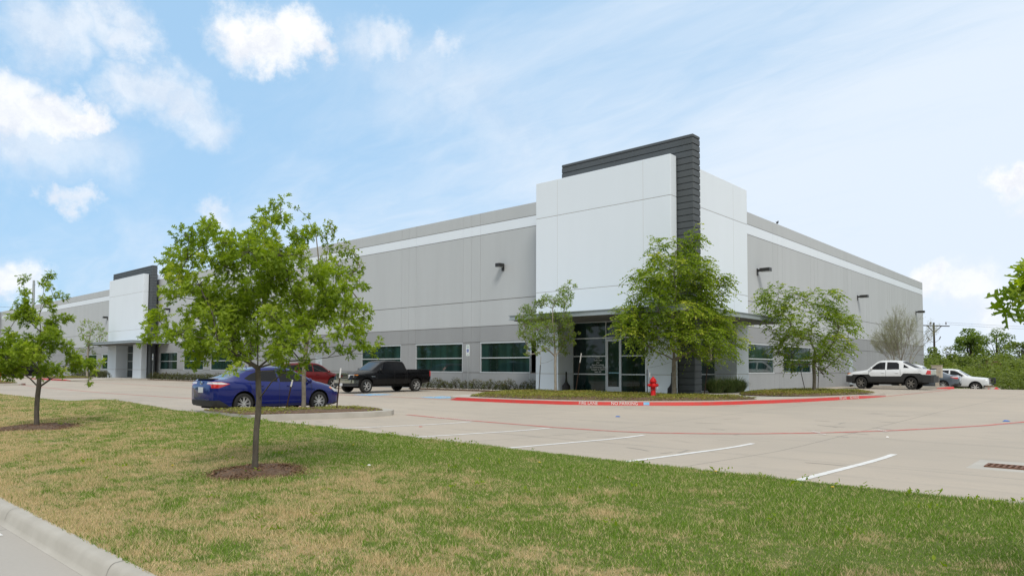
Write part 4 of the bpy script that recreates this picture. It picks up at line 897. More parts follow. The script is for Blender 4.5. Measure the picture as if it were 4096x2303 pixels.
# ------------------------------------------------------------------ vehicles
TYRE = mat('tyre_rubber', (0.018, 0.018, 0.018), 0.85); CHROME = mat('chrome', (0.72, 0.73, 0.74), 0.12, metal=1.0)
ALLOY = mat('alloy_wheel', (0.75, 0.76, 0.77), 0.3, metal=.6); DALLOY = mat('dusty_alloy', (0.20, 0.19, 0.175), 0.55, metal=.4); DARKW = mat('wheel_well', (0.006, 0.006, 0.006), 0.9)
CARGL = mat('car_glass', (0.006, 0.007, 0.009), 0.02, spec=0.36); WSGL = mat('windscreen_glass', (0.008, 0.010, 0.012), 0.02, spec=.9); REDLT = mat('tail_lamp', (0.50, 0.012, 0.014), 0.12, coat=1.0); CLEARLT = mat('clear_lamp', (0.62, 0.64, 0.66), 0.1, coat=1.0)
AMBER = mat('amber_lamp', (0.80, 0.25, 0.03), 0.15, coat=1.0); SEAM = mat('panel_gap', (0.008, 0.008, 0.01), 0.8); PLATE = mat('number_plate', (0.70, 0.72, 0.73), 0.45, col2=(.52, .55, .62), scale=28)
CLAD = mat('black_cladding', (0.022, 0.024, 0.026), 0.55)
def paint(name, col, metal=.35): return mat(name, col, 0.22, metal=metal, coat=.8 if max(col) > .05 else .35, spec=.25 if max(col) > .05 else .1)
def inside(p, poly):
    x, y = p; c = False; j = len(poly) - 1
    for i in range(len(poly)):
        if (poly[i][1] > y) != (poly[j][1] > y) and x < (poly[j][0] - poly[i][0]) * (y - poly[i][1]) / (poly[j][1] - poly[i][1]) + poly[i][0]: c = not c
        j = i
    return c
class Shell:
    """lofted car body that side-view, top-view and front-view outlines are cut out of"""
    def __init__(s, K, step=.11, smooth=1):
        xs = sorted({round(x, 4) for k in K.values() for x, _ in k}); fine = set(xs)
        for a, b in zip(xs[:-1], xs[1:]):
            n = int((b - a) / step)
            for k in range(1, n + 1): fine.add(round(a + (b - a) * k / (n + 1), 4))
        xs = np.array(sorted(fine)); g = {k: np.interp(xs, [q[0] for q in v], [q[1] for q in v]) for k, v in K.items()}
        for _ in range(smooth):
            for k in g: v = g[k].copy(); v[1:-1] = (g[k][:-2] + 2 * g[k][1:-1] + g[k][2:]) / 4; g[k] = v
        bm = s.bm = bmesh.new(); s.ly = bm.faces.layers.int.new('part'); rings = []
        for i, x in enumerate(xs):
            zb, zs, ze, zt, w, wr = (g[k][i] for k in ('zb', 'zs', 'ze', 'zt', 'w', 'wr')); H = zs - zb
            h = [(0, zb), (w * .82, zb), (w * .95, zb + .16 * H * .5), (w * .985, zb + .25 * H), (w * .995, zb + .5 * H), (w, zb + .72 * H), (w * .99, zb + .9 * H), (w * .955, zs)]
            a, b = h[-1], (wr, ze)
            for u in (.34, .68): h.append((a[0] + (b[0] - a[0]) * u + .012 * (1 - abs(2 * u - 1)), a[1] + (b[1] - a[1]) * u))
            h += [b, (wr * .90, ze + (zt - ze) * .55), (wr * .62, ze + (zt - ze) * .88), (wr * .3, zt - (zt - ze) * .02), (0, zt)]
            full = [(y, z) for y, z in h] + [(-y, z) for y, z in h[-2:0:-1]]
            rings.append([bm.verts.new((x, y, z)) for y, z in full])
        n = len(rings[0])
        for a, b in zip(rings[:-1], rings[1:]):
            for k in range(n): bm.faces.new((a[k], b[k], b[(k + 1) % n], a[(k + 1) % n]))
        bm.faces.new(rings[0]); bm.faces.new(rings[-1][::-1]); bmesh.ops.recalc_face_normals(bm, faces=bm.faces[:]); s.parts = {}
    def cut(s, view, poly, pid, cond):
        A, B = {'xz': (0, 2), 'xy': (0, 1), 'yz': (1, 2)}[view]; bm = s.bm
        lo = [min(p[k] for p in poly) - 1e-3 for k in (0, 1)]; hi = [max(p[k] for p in poly) + 1e-3 for k in (0, 1)]
        def subset():
            out = []
            for f in bm.faces:
                a = [v.co[A] for v in f.verts]; b = [v.co[B] for v in f.verts]
                if max(a) > lo[0] and min(a) < hi[0] and max(b) > lo[1] and min(b) < hi[1] and cond(f.calc_center_median(), f.normal): out.append(f)
            return out
        for p, q in zip(poly, poly[1:] + poly[:1]):
            no = [0, 0, 0]; no[A] = -(q[1] - p[1]); no[B] = q[0] - p[0]; co = [0, 0, 0]; co[A], co[B] = p
            fs = subset(); es = {e for f in fs for e in f.edges}; vs = {v for f in fs for v in f.verts}
            if fs: bmesh.ops.bisect_plane(bm, geom=fs + list(es) + list(vs), dist=1e-5, plane_co=co, plane_no=no)
        for f in bm.faces: f.normal_update()
        got = []
        for f in bm.faces:
            c = f.calc_center_median()
            if cond(c, f.normal) and inside((c[A], c[B]), poly): f[s.ly] = pid; got.append(f)
        return got
    def side(s, poly, pid, ymin=.3, ny=.25): return s.cut('xz', poly, pid, lambda c, n: abs(c.y) > ymin and (abs(n.y) > ny or abs(n.x) > .5))
    def top(s, poly, pid): return s.cut('xy', poly, pid, lambda c, n: n.z > .12 and c.z > .6)
    def remove(s, fs): bmesh.ops.delete(s.bm, geom=fs, context='FACES')
    def sink(s, fs, dz, pid):
        r = bmesh.ops.extrude_face_region(s.bm, geom=fs); vs = [v for v in r['geom'] if isinstance(v, bmesh.types.BMVert)]
        for v in vs: v.co.z += dz
        for f in s.bm.faces:
            if any(v in vs for v in f.verts) : f[s.ly] = pid
        bmesh.ops.delete(s.bm, geom=[f for f in fs if f.is_valid], context='FACES_ONLY')
    def emit(s, root, names):
        """one mesh per part id; names: id -> (name, material)"""
        by = {}
        for f in s.bm.faces: by.setdefault(f[s.ly], []).append(f)
        objs = {}
        for pid in sorted(by):
            if pid not in names: continue
            nm, mm = names[pid][:2]; left = set(by[pid]); groups = [by[pid]] if pid == 0 else []
            while left and pid:                      # every separate pane, lamp or gap becomes a part of its own
                todo = [left.pop()]; g = []
                while todo:
                    f = todo.pop(); g.append(f)
                    for v in f.verts:
                        for q in v.link_faces:
                            if q in left: left.remove(q); todo.append(q)
                groups.append(g)
            for g in groups:
                idx = {}; V = []; F = []
                for f in g:
                    L = []
                    for v in f.verts:
                        if v not in idx: idx[v] = len(V); V.append(v.co[:])
                        L.append(idx[v])
                    F.append(L)
                me = bpy.data.meshes.new(nm); me.from_pydata(V, [], F); me.materials.append(mm)
                me.polygons.foreach_set('use_smooth', [True] * len(F)); me.set_sharp_from_angle(angle=R(32)); me.update(); objs[pid] = link(nm, me, root)
        s.bm.free(); return objs
def circle(cx, cz, r, n=20): return [(cx + r * math.cos(2 * math.pi * k / n), cz + r * math.sin(2 * math.pi * k / n)) for k in range(n)]
def wheel(root, x, y, r, w, rim, n=10, face=None, twin=True):
    s = 1 if y > 0 else -1; o = root; yo = y; rr = r * .68
    tm = MB(); tm.lathe([(rr, -w / 2), (r * .93, -w / 2), (r * .985, -w * .4), (r, -w * .3), (r, w * .3), (r * .985, w * .4), (r * .93, w / 2), (rr, w / 2), (rr, -w / 2)], TYRE, 28, (x, yo, r), 'Y'); ty = tm.build('wheel', root)
    rm = MB(); yy = yo + s * w * .42; q = s
    rm.lathe([(rr * 1.03, 0), (rr * .97, -q * s * .0), (rr * .92, -.035 * 1), (rr * .9, -.05)] if s < 0 else [(rr * 1.03, 0), (rr * .97, 0), (rr * .92, .035), (rr * .9, .05)], rim, 28, (x, yy, r), 'Y')
    rm.lathe([(0.001, 0), (rr * .95, 0)], DARKW, 24, (x, yy - s * .06, r), 'Y'); rm.lathe([(0.001, 0), (rr * .16, 0), (rr * .2, -s * -.02)], rim, 14, (x, yy - s * .005, r), 'Y')
    for k in range(n):
        for off in ((-.055, .055) if twin else (0,)):
            a = 2 * math.pi * k / n + off * 2.2; ca, sa = math.cos(a), math.sin(a); wd = rr * (.030 if twin else .11)
            p = [(rr * .14, -wd * 1.2), (rr * .95, -wd), (rr * .95, wd), (rr * .14, wd * 1.2)]; vs = []
            for yv in (yy - s * .006, yy - s * .045):
                for u, v in p: vs.append((x + ca * u - sa * v, yv, r + sa * u + ca * v))
            rm.add(vs, [(0, 1, 2, 3), (7, 6, 5, 4), (0, 4, 5, 1), (1, 5, 6, 2), (2, 6, 7, 3), (3, 7, 4, 0)], rim)
    rm.build('rim', ty)
def underside(root, axles, r, w, L, z):
    b = MB(); b.box(-L, L, -w * .72, w * .72, z, z + .22, DARKW)
    for ax in axles:
        for s in (1, -1):
            n = 12; vs = []
            for k in range(n + 1):
                a = math.pi * k / n
                for y in (w * .985, w * .62): vs.append((ax + r * math.cos(a), s * y, r * .8 + r * math.sin(a) * 1.02))
            b.add(vs, [(2 * k, 2 * k + 1, 2 * k + 3, 2 * k + 2) for k in range(n)], DARKW); b.add([(ax + r * math.cos(math.pi * k / n), s * w * .62, r * .8 + r * math.sin(math.pi * k / n) * 1.02) for k in range(n + 1)], [tuple(range(n + 1))], DARKW)
        b.tube([(ax, -w * .8, .3), (ax, w * .8, .3)], .05, DARKW)
    b.build('underside', root)
def mirror(root, x, y, z, m):
    for s in (1, -1):
        b = MB(); b.lathe([(0.0, -.07), (.05, -.066), (.075, -.03), (.08, .03), (.06, .06), (0, .065)], m, 12, (x, s * (y + .09), z), 'X'); b.box(x - .02, x + .04, min(s * (y - .06), s * (y + .04)), max(s * (y - .06), s * (y + .04)), z - .07, z - .03, BLACK); b.build('mirror', root)
def handles(root, pos, m):
    for x, y, z in pos:
        for s in (1, -1):
            b = MB(); b.bevbox(x - .1, x + .1, min(s * (y - .02), s * (y + .03)), max(s * (y - .02), s * (y + .03)), z - .018, z + .018, m, .01); b.build('door_handle', root)
def seam(sh, pts, pid=9, w=.012):
    for (x0, z0), (x1, z1) in zip(pts[:-1], pts[1:]):
        d = Vector((x1 - x0, z1 - z0)).normalized(); n = Vector((-d.y, d.x)) * w / 2
        sh.side([(x0 + n.x, z0 + n.y), (x0 - n.x, z0 - n.y), (x1 - n.x, z1 - n.y), (x1 + n.x, z1 + n.y)], pid, .5)

def sedan(label, loc, rz, col, group=None, spoiler=True, rim=None, sc=1.0):
    root = thing('sedan', label, 'car', loc, rz, group); root.scale = (sc, sc, sc)
    K = dict(zb=[(-2.32, .42), (-2.28, .27), (-2.0, .21), (-1, .185), (1.5, .185), (2.1, .19), (2.27, .23), (2.32, .34)],
        zs=[(-2.32, .84), (-2.27, .94), (-2.15, .985), (-1.7, .985), (-1.0, .955), (0, .915), (1.0, .89), (1.35, .865), (1.9, .76), (2.17, .66), (2.32, .50)],
        zt=[(-2.32, .88), (-2.27, 1.0), (-2.17, 1.065), (-1.82, 1.085), (-1.6, 1.15), (-1.05, 1.365), (-.75, 1.43), (-.3, 1.455), (.1, 1.45), (.42, 1.405), (.8, 1.24), (1.3, .99), (1.5, .955), (1.95, .845), (2.18, .735), (2.32, .54)],
        ze=[(-2.32, .86), (-2.27, .98), (-2.17, 1.035), (-1.82, 1.05), (-1.6, 1.10), (-1.05, 1.30), (-.75, 1.36), (-.3, 1.385), (.1, 1.38), (.42, 1.335), (.8, 1.18), (1.3, .95), (1.5, .915), (1.95, .80), (2.18, .69), (2.32, .52)],
        w=[(-2.32, .62), (-2.27, .74), (-2.15, .82), (-1.95, .865), (-1.5, .888), (0, .888), (1.3, .888), (1.85, .862), (2.12, .785), (2.26, .68), (2.32, .54)],
        wr=[(-2.32, .55), (-2.17, .68), (-1.82, .68), (-1.6, .635), (-1.05, .585), (-.3, .575), (.42, .58), (.8, .63), (1.3, .73), (1.5, .745), (1.95, .69), (2.18, .58), (2.32, .45)])
    s = Shell(K); C_ = paint(*col)
    for ax in (1.36, -1.34): s.remove(s.side(circle(ax, .33, .385), 99, .5, .0))
    s.side([(-2.4, .1), (-2.4, .43), (-2.12, .45), (-1.85, .30), (-1.80, .1)], 8, -1, -1); s.side([(2.4, .1), (2.4, .30), (2.0, .26), (1.8, .1)], 8, -1, -1)
    s.side([(-.09, .965), (-.09, 1.342), (.34, 1.318), (.72, 1.175), (1.06, 1.0), (1.0, .955)], 1, .4); s.side([(-.17, .968), (-.17, 1.342), (-.72, 1.318), (-1.04, 1.215), (-1.30, 1.075), (-1.16, 1.01)], 1, .4)
    s.top([(.46, -.50), (.46, .50), (1.24, .63), (1.24, -.63)], 2); s.top([(-1.04, -.50), (-1.04, .50), (-1.73, .58), (-1.73, -.58)], 3)
    s.side([(-2.30, .80), (-2.30, .985), (-2.05, .985), (-1.80, .925), (-1.95, .87), (-2.14, .80)], 4, .36, -1); s.side([(-2.30, .925), (-2.30, .975), (-2.05, .972), (-1.86, .925), (-2.05, .905)], 5, .36, -1)
    s.side([(2.24, .60), (2.20, .70), (1.84, .795), (1.76, .77), (2.02, .62)], 5, .33, -1); s.side([(1.9, .70), (1.85, .79), (1.77, .768), (1.82, .72)], 6, .33, -1)
    seam(s, [(-.13, .27), (-.13, .97)]); seam(s, [(1.02, .30), (1.06, .93)]); seam(s, [(-1.18, .98), (-1.02, .62), (-.95, .50)]); seam(s, [(-.95, .285), (1.0, .265)], w=.02)
    s.emit(root, {0: ('body', C_), 1: ('side_window', CARGL), 2: ('windscreen', WSGL), 3: ('rear_window', WSGL), 4: ('tail_lamp', REDLT), 5: ('lamp_glass', CLEARLT), 6: ('indicator', AMBER), 8: ('bumper_skirt', CLAD), 9: ('panel_gap', SEAM)})
    underside(root, (1.36, -1.34), .385, .885, 2.0, .17); mirror(root, .93, .86, .99, C_); handles(root, [(-.80, .885, .865), (.25, .888, .84)], C_)
    for ax in (1.36, -1.34):
        for sd in (1, -1): wheel(root, ax, sd * .785, .318, .205, rim or ALLOY, 8)
    p = MB(); p.bevbox(-2.335, -2.315, -.155, .155, .66, .82, PLATE, .004); p.box(-2.318, -2.30, -.2, .2, .63, .85, SEAM); p.build('number_plate', root)
    e = MB(); e.lathe([(.05, 0), (.065, .006), (.08, 0)], CHROME, 18, (-2.315, 0, .93), 'X'); e.lathe([(.018, 0), (.026, .006), (.034, 0)], CHROME, 14, (-2.318, 0, .93), 'X'); e.build('emblem', root)
    if spoiler: q = MB(); q.prism([(-2.24, -.56), (-2.05, -.6), (-2.05, .6), (-2.24, .56)], lambda c: 1.055, lambda c: 1.088 if c[0] < -2.1 else 1.072, BLACK); q.build('spoiler', root)
    a = MB(); a.lathe([(0, 0), (.03, 0), (.012, .05), (0, .055)], C_, 8, (-.85, 0, 1.42)); a.build('antenna', root)
    return root

def pickup(label, loc, rz, col, kind, group=None, sc=1.0, flip=False):
    """kind 'ext' extended cab, 'crew' four-door cab, 'sail' crew cab flowing into sail panels with dark lower cladding"""
    root = thing('pickup_truck', label, 'pickup truck', loc, rz, group); root.scale = (sc, sc, sc); C_ = paint(*col)
    FA, RA, wr_ = (1.93, -1.715, .39) if kind != 'sail' else (1.68, -1.62, .385)
    if kind != 'sail':
        cb = -.95 if kind == 'ext' else -1.15
        K = dict(zb=[(-2.92, .62), (-2.8, .52), (-2.2, .46), (2.4, .40), (2.8, .42), (2.90, .5)],
            zs=[(-2.92, 1.2), (-2.88, 1.28), (cb - .07, 1.29), (cb + .05, 1.25), (1.4, 1.17), (1.6, 1.13), (2.5, 1.05), (2.72, 1.0), (2.84, .92), (2.90, .7)],
            zt=[(-2.92, 1.29), (-2.88, 1.35), (cb - .07, 1.36), (cb - .03, 1.40), (cb, 1.72), (cb + .12, 1.84), (cb + .5, 1.875), (.2, 1.875), (.55, 1.83), (.72, 1.76), (1.45, 1.28), (1.62, 1.245), (2.5, 1.165), (2.74, 1.12), (2.84, 1.04), (2.90, .78)],
            ze=[(-2.92, 1.28), (-2.88, 1.335), (cb - .07, 1.345), (cb - .03, 1.38), (cb, 1.65), (cb + .12, 1.77), (cb + .5, 1.80), (.2, 1.80), (.55, 1.755), (.72, 1.68), (1.45, 1.22), (1.62, 1.19), (2.5, 1.11), (2.74, 1.06), (2.84, .98), (2.90, .74)],
            w=[(-2.92, .88), (-2.88, .96), (-2.7, 1.0), (2.3, 1.0), (2.6, .975), (2.8, .92), (2.90, .84)],
            wr=[(-2.92, .86), (-2.88, .93), (cb - .07, .95), (cb - .03, .88), (cb, .735), (cb + .5, .70), (.55, .72), (.72, .74), (1.45, .80), (1.62, .84), (2.5, .80), (2.84, .74), (2.90, .7)])
    else:
        K = dict(zb=[(-2.85, .58), (-2.75, .46), (-2.2, .42), (2.3, .38), (2.66, .40), (2.78, .5)],
            zs=[(-2.85, 1.1), (-2.8, 1.22), (-1.95, 1.26), (-.9, 1.22), (1.3, 1.13), (1.5, 1.09), (2.3, 1.0), (2.6, .92), (2.74, .8), (2.78, .66)],
            zt=[(-2.85, 1.22), (-2.8, 1.31), (-2.02, 1.335), (-1.92, 1.36), (-1.05, 1.79), (-.85, 1.845), (-.3, 1.875), (.3, 1.865), (.6, 1.80), (1.34, 1.26), (1.5, 1.22), (2.3, 1.12), (2.6, 1.03), (2.74, .88), (2.78, .72)],
            ze=[(-2.85, 1.2), (-2.8, 1.29), (-2.02, 1.315), (-1.92, 1.335), (-1.05, 1.72), (-.85, 1.77), (-.3, 1.80), (.3, 1.79), (.6, 1.73), (1.34, 1.2), (1.5, 1.165), (2.3, 1.06), (2.6, .98), (2.74, .84), (2.78, .7)],
            w=[(-2.85, .88), (-2.8, .96), (-2.6, 1.0), (2.2, 1.0), (2.5, .95), (2.7, .86), (2.78, .76)],
            wr=[(-2.85, .86), (-2.8, .92), (-2.02, .93), (-1.92, .86), (-1.05, .73), (-.3, .70), (.6, .72), (1.34, .80), (1.5, .83), (2.3, .78), (2.6, .72), (2.78, .64)])
    s = Shell(K, smooth=0 if kind != 'sail' else 1)
    if kind == 'sail':
        s.side([(-2.9, .2), (-2.9, .93), (-2.35, .95), (-2.2, 1.02), (-1.15, 1.02), (-.98, .84), (1.0, .82), (1.15, .95), (2.2, .93), (2.35, .84), (2.9, .86), (2.9, .2)], 8, -1, -1)
    for ax in (FA, RA): s.remove(s.side(circle(ax, .42, .475), 99, .5, .0))
    if kind == 'ext':
        s.side([(-.02, 1.30), (-.02, 1.74), (.48, 1.715), (.70, 1.62), (1.18, 1.30)], 1, .4); s.side([(-.09, 1.30), (-.09, 1.74), (-.62, 1.72), (-.76, 1.62), (-.78, 1.33)], 1, .4)
        seam(s, [(-.05, .55), (-.05, 1.28)], w=.016); seam(s, [(-.86, .55), (-.86, 1.30)], w=.016); seam(s, [(1.22, .58), (1.24, 1.2)], w=.016); seam(s, [(-.985, .5), (-.985, 1.36)], w=.03)
    elif kind == 'crew':
        s.side([(.18, 1.30), (.18, 1.74), (.48, 1.715), (.70, 1.62), (1.18, 1.30)], 1, .4); s.side([(.08, 1.30), (.08, 1.75), (-.82, 1.73), (-.96, 1.62), (-.98, 1.33)], 1, .4); seam(s, [(.13, .55), (.13, 1.28)], w=.016)
    else:
        s.side([(.05, 1.25), (.05, 1.73), (.42, 1.71), (.62, 1.62), (1.10, 1.25)], 1, .4); s.side([(-.06, 1.25), (-.06, 1.735), (-.70, 1.72), (-.84, 1.62), (-.87, 1.27)], 1, .4); s.side([(-1.14, 1.60), (-1.14, 1.36), (-1.50, 1.36), (-1.46, 1.40)], 1, .4)
        seam(s, [(0, .5), (0, 1.24)], w=.016); seam(s, [(-.96, .9), (-.93, 1.30)], w=.016); seam(s, [(1.14, .55), (1.16, 1.2)], w=.016)
        s.top([(-1.08, -.73), (-1.08, .73), (-1.92, .84), (-1.92, -.84)], 7); s.top([(-1.97, -.90), (-1.97, .90), (-2.79, .90), (-2.79, -.90)], 7)
    s.top([(.76, -.62), (.76, .62), (1.40, .74), (1.40, -.74)] if kind != 'sail' else [(.66, -.62), (.66, .62), (1.30, .74), (1.30, -.74)], 2)
    rx = -2.92 if kind != 'sail' else -2.85
    s.side([(rx - .02, .93), (rx - .02, 1.24), (rx + .14, 1.25), (rx + .16, .93)] if kind != 'sail' else [(rx - .02, .95), (rx - .02, 1.2), (rx + .2, 1.22), (rx + .30, .97)], 4, .62, -1)
    if kind != 'sail':
        fs = s.top([(-2.80, -.84), (-2.80, .84), (cb - .16, .84), (cb - .16, -.84)], 10); s.sink([f for f in fs if f.is_valid], -.46, 10)
    s.emit(root, {0: ('body', C_), 1: ('side_window', CARGL), 2: ('windscreen', WSGL), 4: ('tail_lamp', REDLT), 7: ('bed_cover', CLAD), 8: ('cladding', CLAD), 9: ('panel_gap', SEAM), 10: ('truck_bed', CLAD)})
    underside(root, (FA, RA), .475, .99, 2.4, .34); mirror(root, 1.02 if kind != 'sail' else .95, .96, 1.33, BLACK if kind != 'sail' else C_)
    handles(root, [(.15, 1.0, 1.12), (-.75, 1.0, 1.12)] if kind != 'sail' else [(.18, 1.0, 1.06), (-.72, 1.0, 1.06)], C_)
    for ax in (FA, RA):
        for sd in (1, -1): wheel(root, ax, sd * .87, wr_, .265, ALLOY if kind == 'ext' else (DALLOY if kind == 'sail' else ALLOY), 6, twin=kind == 'ext')
    fx = 2.90 if kind != 'sail' else 2.78
    if kind != 'sail':
        b = MB(); CB = CHROME if kind == 'ext' else C_
        b.prism([(fx - .42, -.99), (fx - .1, -.97), (fx + .06, -.72), (fx + .1, -.4), (fx + .1, .4), (fx + .06, .72), (fx - .1, .97), (fx - .42, .99)], .56, .74, CB); b.build('bumper', root)
        b = MB(); b.prism([(fx - .4, -.97), (fx - .1, -.94), (fx + .05, -.7), (fx + .08, .0), (fx + .05, .7), (fx - .1, .94), (fx - .4, .97)], .38, .557, CLAD); b.build('bumper_skirt', root)
        g = MB(); g.box(fx - .14, fx + .03, -.56, .56, .76, 1.12, CHROME); g.box(fx + .0, fx + .034, -.52, .52, .79, 1.09, SEAM)
        for z in (.80, .885, .97, 1.055): g.box(fx + .02, fx + .055, -.53, .53, z, z + .028, CHROME)
        g.box(fx + .03, fx + .058, -.17, .17, .90, .99, SEAM); gr = g.build('grille', root)
        if kind == 'ext': l = MB(); put_text(l, 'GMC', .10, REDLT, (fx + .061, 0, .945), (0, 1, 0), (0, 0, 1)); l.build('lettering', gr)
        for sd in (1, -1):
            h = MB(); a, b_ = sorted((sd * .57, sd * .86)); h.prism([(fx - .22, a), (fx - (.01 if sd > 0 else .16), a), (fx - (.16 if sd > 0 else .01), b_), (fx - .22, b_)], .80, 1.05, CLEARLT); a, b_ = sorted((sd * .86, sd * .955)); h.prism([(fx - .42, a), (fx - (.17 if sd > 0 else .30), a), (fx - (.30 if sd > 0 else .17), b_), (fx - .42, b_)], .80, 1.04, AMBER if kind == 'ext' else CLEARLT); h.build('headlight', root)
        p = MB(); p.bevbox(fx + .1, fx + .115, -.16, .16, .40, .55, PLATE, .003); p.build('number_plate', root)
        r_ = MB(); r_.prism([(rx + .12, -.97), (rx - .1, -.93), (rx - .14, 0), (rx - .1, .93), (rx + .12, .97)], .55, .72, CHROME if kind == 'ext' else CLAD); r_.build('bumper', root)
        if kind == 'ext': 
            for sd in (1, -1): q = MB(); q.cbox((1.49, sd * 1.002, .935), (.26, .008, .03), CHROME); q.build('badge', root)
    else:
        b = MB(); b.prism([(fx - .5, -.99), (fx - .12, -.93), (fx + .05, -.6), (fx + .08, 0), (fx + .05, .6), (fx - .12, .93), (fx - .5, .99)], .42, .84, CLAD); b.build('bumper', root)
        for sd in (1, -1):
            h = MB(); a, b_ = sorted((sd * .5, sd * .84)); h.prism([(fx - .35, a), (fx - (.0 if sd > 0 else .2), a), (fx - (.2 if sd > 0 else .0), b_), (fx - .35, b_)], .86, 1.02, AMBER if sd < 5 else CLEARLT); h.build('headlight', root)
        r_ = MB(); r_.prism([(rx + .5, -1.0), (rx - .02, -.97), (rx - .16, -.8), (rx - .18, 0), (rx - .16, .8), (rx - .02, .97), (rx + .5, 1.0)], .45, .86, CLAD); r_.build('bumper', root)
        t2 = MB(); t2.box(rx - .01, rx + .06, -.93, .93, 1.285, 1.345, CLAD); t2.build('tailgate_trim', root)
        f_ = MB(); f_.lathe([(.085, 0), (.095, .005), (.1, 0)], CLEARLT, 20, (-2.18, 1.0, 1.1), 'Y'); f_.build('fuel_cap', root)
    a = MB(); a.lathe([(0, 0), (.03, 0), (.01, .06), (0, .062)], BLACK, 8, (.3, 0, 1.87)); a.build('antenna', root)
    return root

def suv(label, loc, rz, col, group=None, rails=False, name='suv', cat='SUV', sc=1.0):
    root = thing(name, label, cat, loc, rz, group); root.scale = (sc, sc, sc); C_ = paint(*col)
    K = dict(zb=[(-2.36, .5), (-2.3, .36), (-1.8, .25), (1.9, .24), (2.25, .27), (2.36, .4)],
        zs=[(-2.36, .95), (-2.3, 1.07), (-1.6, 1.08), (0, 1.03), (1.2, .98), (1.5, .94), (2.05, .84), (2.25, .72), (2.36, .58)],
        zt=[(-2.36, 1.0), (-2.3, 1.14), (-2.12, 1.42), (-2.0, 1.57), (-1.75, 1.65), (-.9, 1.70), (0, 1.705), (.4, 1.66), (.7, 1.54), (1.34, 1.10), (1.5, 1.06), (2.05, .95), (2.25, .82), (2.36, .63)],
        ze=[(-2.36, .98), (-2.3, 1.1), (-2.12, 1.37), (-2.0, 1.50), (-1.75, 1.58), (-.9, 1.63), (0, 1.635), (.4, 1.59), (.7, 1.47), (1.34, 1.04), (1.5, 1.01), (2.05, .90), (2.25, .77), (2.36, .6)],
        w=[(-2.36, .7), (-2.3, .82), (-2.1, .9), (-1.6, .93), (1.6, .93), (2.0, .89), (2.25, .76), (2.36, .6)],
        wr=[(-2.36, .64), (-2.3, .75), (-2.0, .67), (-.9, .645), (.4, .65), (.7, .68), (1.34, .77), (1.5, .79), (2.05, .72), (2.36, .5)])
    s = Shell(K)
    for ax in (1.38, -1.36): s.remove(s.side(circle(ax, .38, .43), 99, .5, .0))
    s.side([(-2.45, .1), (-2.45, .45), (-1.9, .42), (-1.8, .36), (1.8, .34), (1.95, .4), (2.45, .42), (2.45, .1)], 8, -1, -1)
    s.side([(-.02, 1.10), (-.02, 1.56), (.36, 1.54), (.62, 1.43), (1.12, 1.10)], 1, .4); s.side([(-.1, 1.10), (-.1, 1.565), (-.98, 1.55), (-1.02, 1.13)], 1, .4); s.side([(-1.1, 1.15), (-1.08, 1.545), (-1.7, 1.51), (-1.9, 1.42), (-1.98, 1.22)], 1, .4)
    s.top([(.46, -.56), (.46, .56), (1.28, .69), (1.28, -.69)], 2); s.cut('yz', [(-.58, 1.16), (-.5, 1.5), (.5, 1.5), (.58, 1.16)], 3, lambda c, n: n.x < -.2 and c.x < -1.7)
    s.side([(-2.4, .95), (-2.4, 1.14), (-2.1, 1.16), (-2.05, 1.0)], 4, .45, -1); s.side([(2.3, .62), (2.26, .76), (1.9, .86), (1.82, .82), (2.05, .68)], 5, .38, -1)
    seam(s, [(-.06, .4), (-.06, 1.1)]); seam(s, [(1.08, .42), (1.12, 1.05)]); seam(s, [(-1.05, 1.1), (-.92, .6)])
    s.emit(root, {0: ('body', C_), 1: ('side_window', CARGL), 2: ('windscreen', WSGL), 3: ('rear_window', WSGL), 4: ('tail_lamp', REDLT), 5: ('headlight', CLEARLT), 8: ('bumper_skirt', CLAD), 9: ('panel_gap', SEAM)})
    underside(root, (1.38, -1.36), .43, .925, 2.0, .22); mirror(root, .98, .9, 1.12, C_); handles(root, [(-.8, .93, .98), (.2, .93, .96)], C_)
    for ax in (1.38, -1.36):
        for sd in (1, -1): wheel(root, ax, sd * .82, .355, .225, ALLOY, 5)
    if rails:
        for sd in (1, -1): q = MB(); q.tube([(-1.6, sd * .62, 1.62), (-1.5, sd * .62, 1.70), (.2, sd * .62, 1.715), (.35, sd * .62, 1.64)], .018, ALLOY, 6); q.build('roof_rail', root)
    p = MB(); p.bevbox(-2.375, -2.36, -.15, .15, .7, .84, PLATE, .003); p.build('number_plate', root)
    return root

PK = 'cars parked in the lot'
def at(x, y): return (x, y, lotz(x, y) + .004)
sedan('glossy blue sedan parked nose to the building behind the lawn oak', at(-3.84, -18.62), R(90), ('blue_car_paint', (0.004, 0.013, 0.15), .2)).scale = (.972, .99, 1.015)
pickup('black extended-cab pickup with chrome grille and bumper facing out from the wall', at(-14.68, -5.63), R(-90), ('black_car_paint', (0.006, 0.006, 0.007), 0.0), 'ext', sc=.955)
pickup('white pickup with black lower cladding and sail panels, nose to the right wall', at(4.47, 23.55), R(180), ('white_car_paint', (0.74, 0.77, 0.80), 0.0), 'sail', sc=.985).scale = (.945, .985, 1.07)
suv('dark red crossover half hidden behind the blue sedan and the black pickup', at(-22.2, -5.95), R(90), ('dark_red_paint', (0.16, 0.008, 0.012)), sc=1.0)
sedan('blue-grey sedan seen from behind, between the utility cabinet and the grille-guard pickup', at(5.0, 31.95), R(180), ('slate_car_paint', (0.115, 0.145, 0.185)), spoiler=False)
tun = pickup('white pickup with a black grille guard facing out beyond the grey sedan', at(6.15, 34.75), R(0), ('white_car_paint', (0.74, 0.77, 0.80), 0.0), 'crew', sc=.96)
gg = MB()
for y in (-.42, -.2, .2, .42): gg.tube([(2.92, y, .6), (3.1, y, .68), (3.14, y, .95), (3.08, y, 1.18)], .03, BLACK, 6)
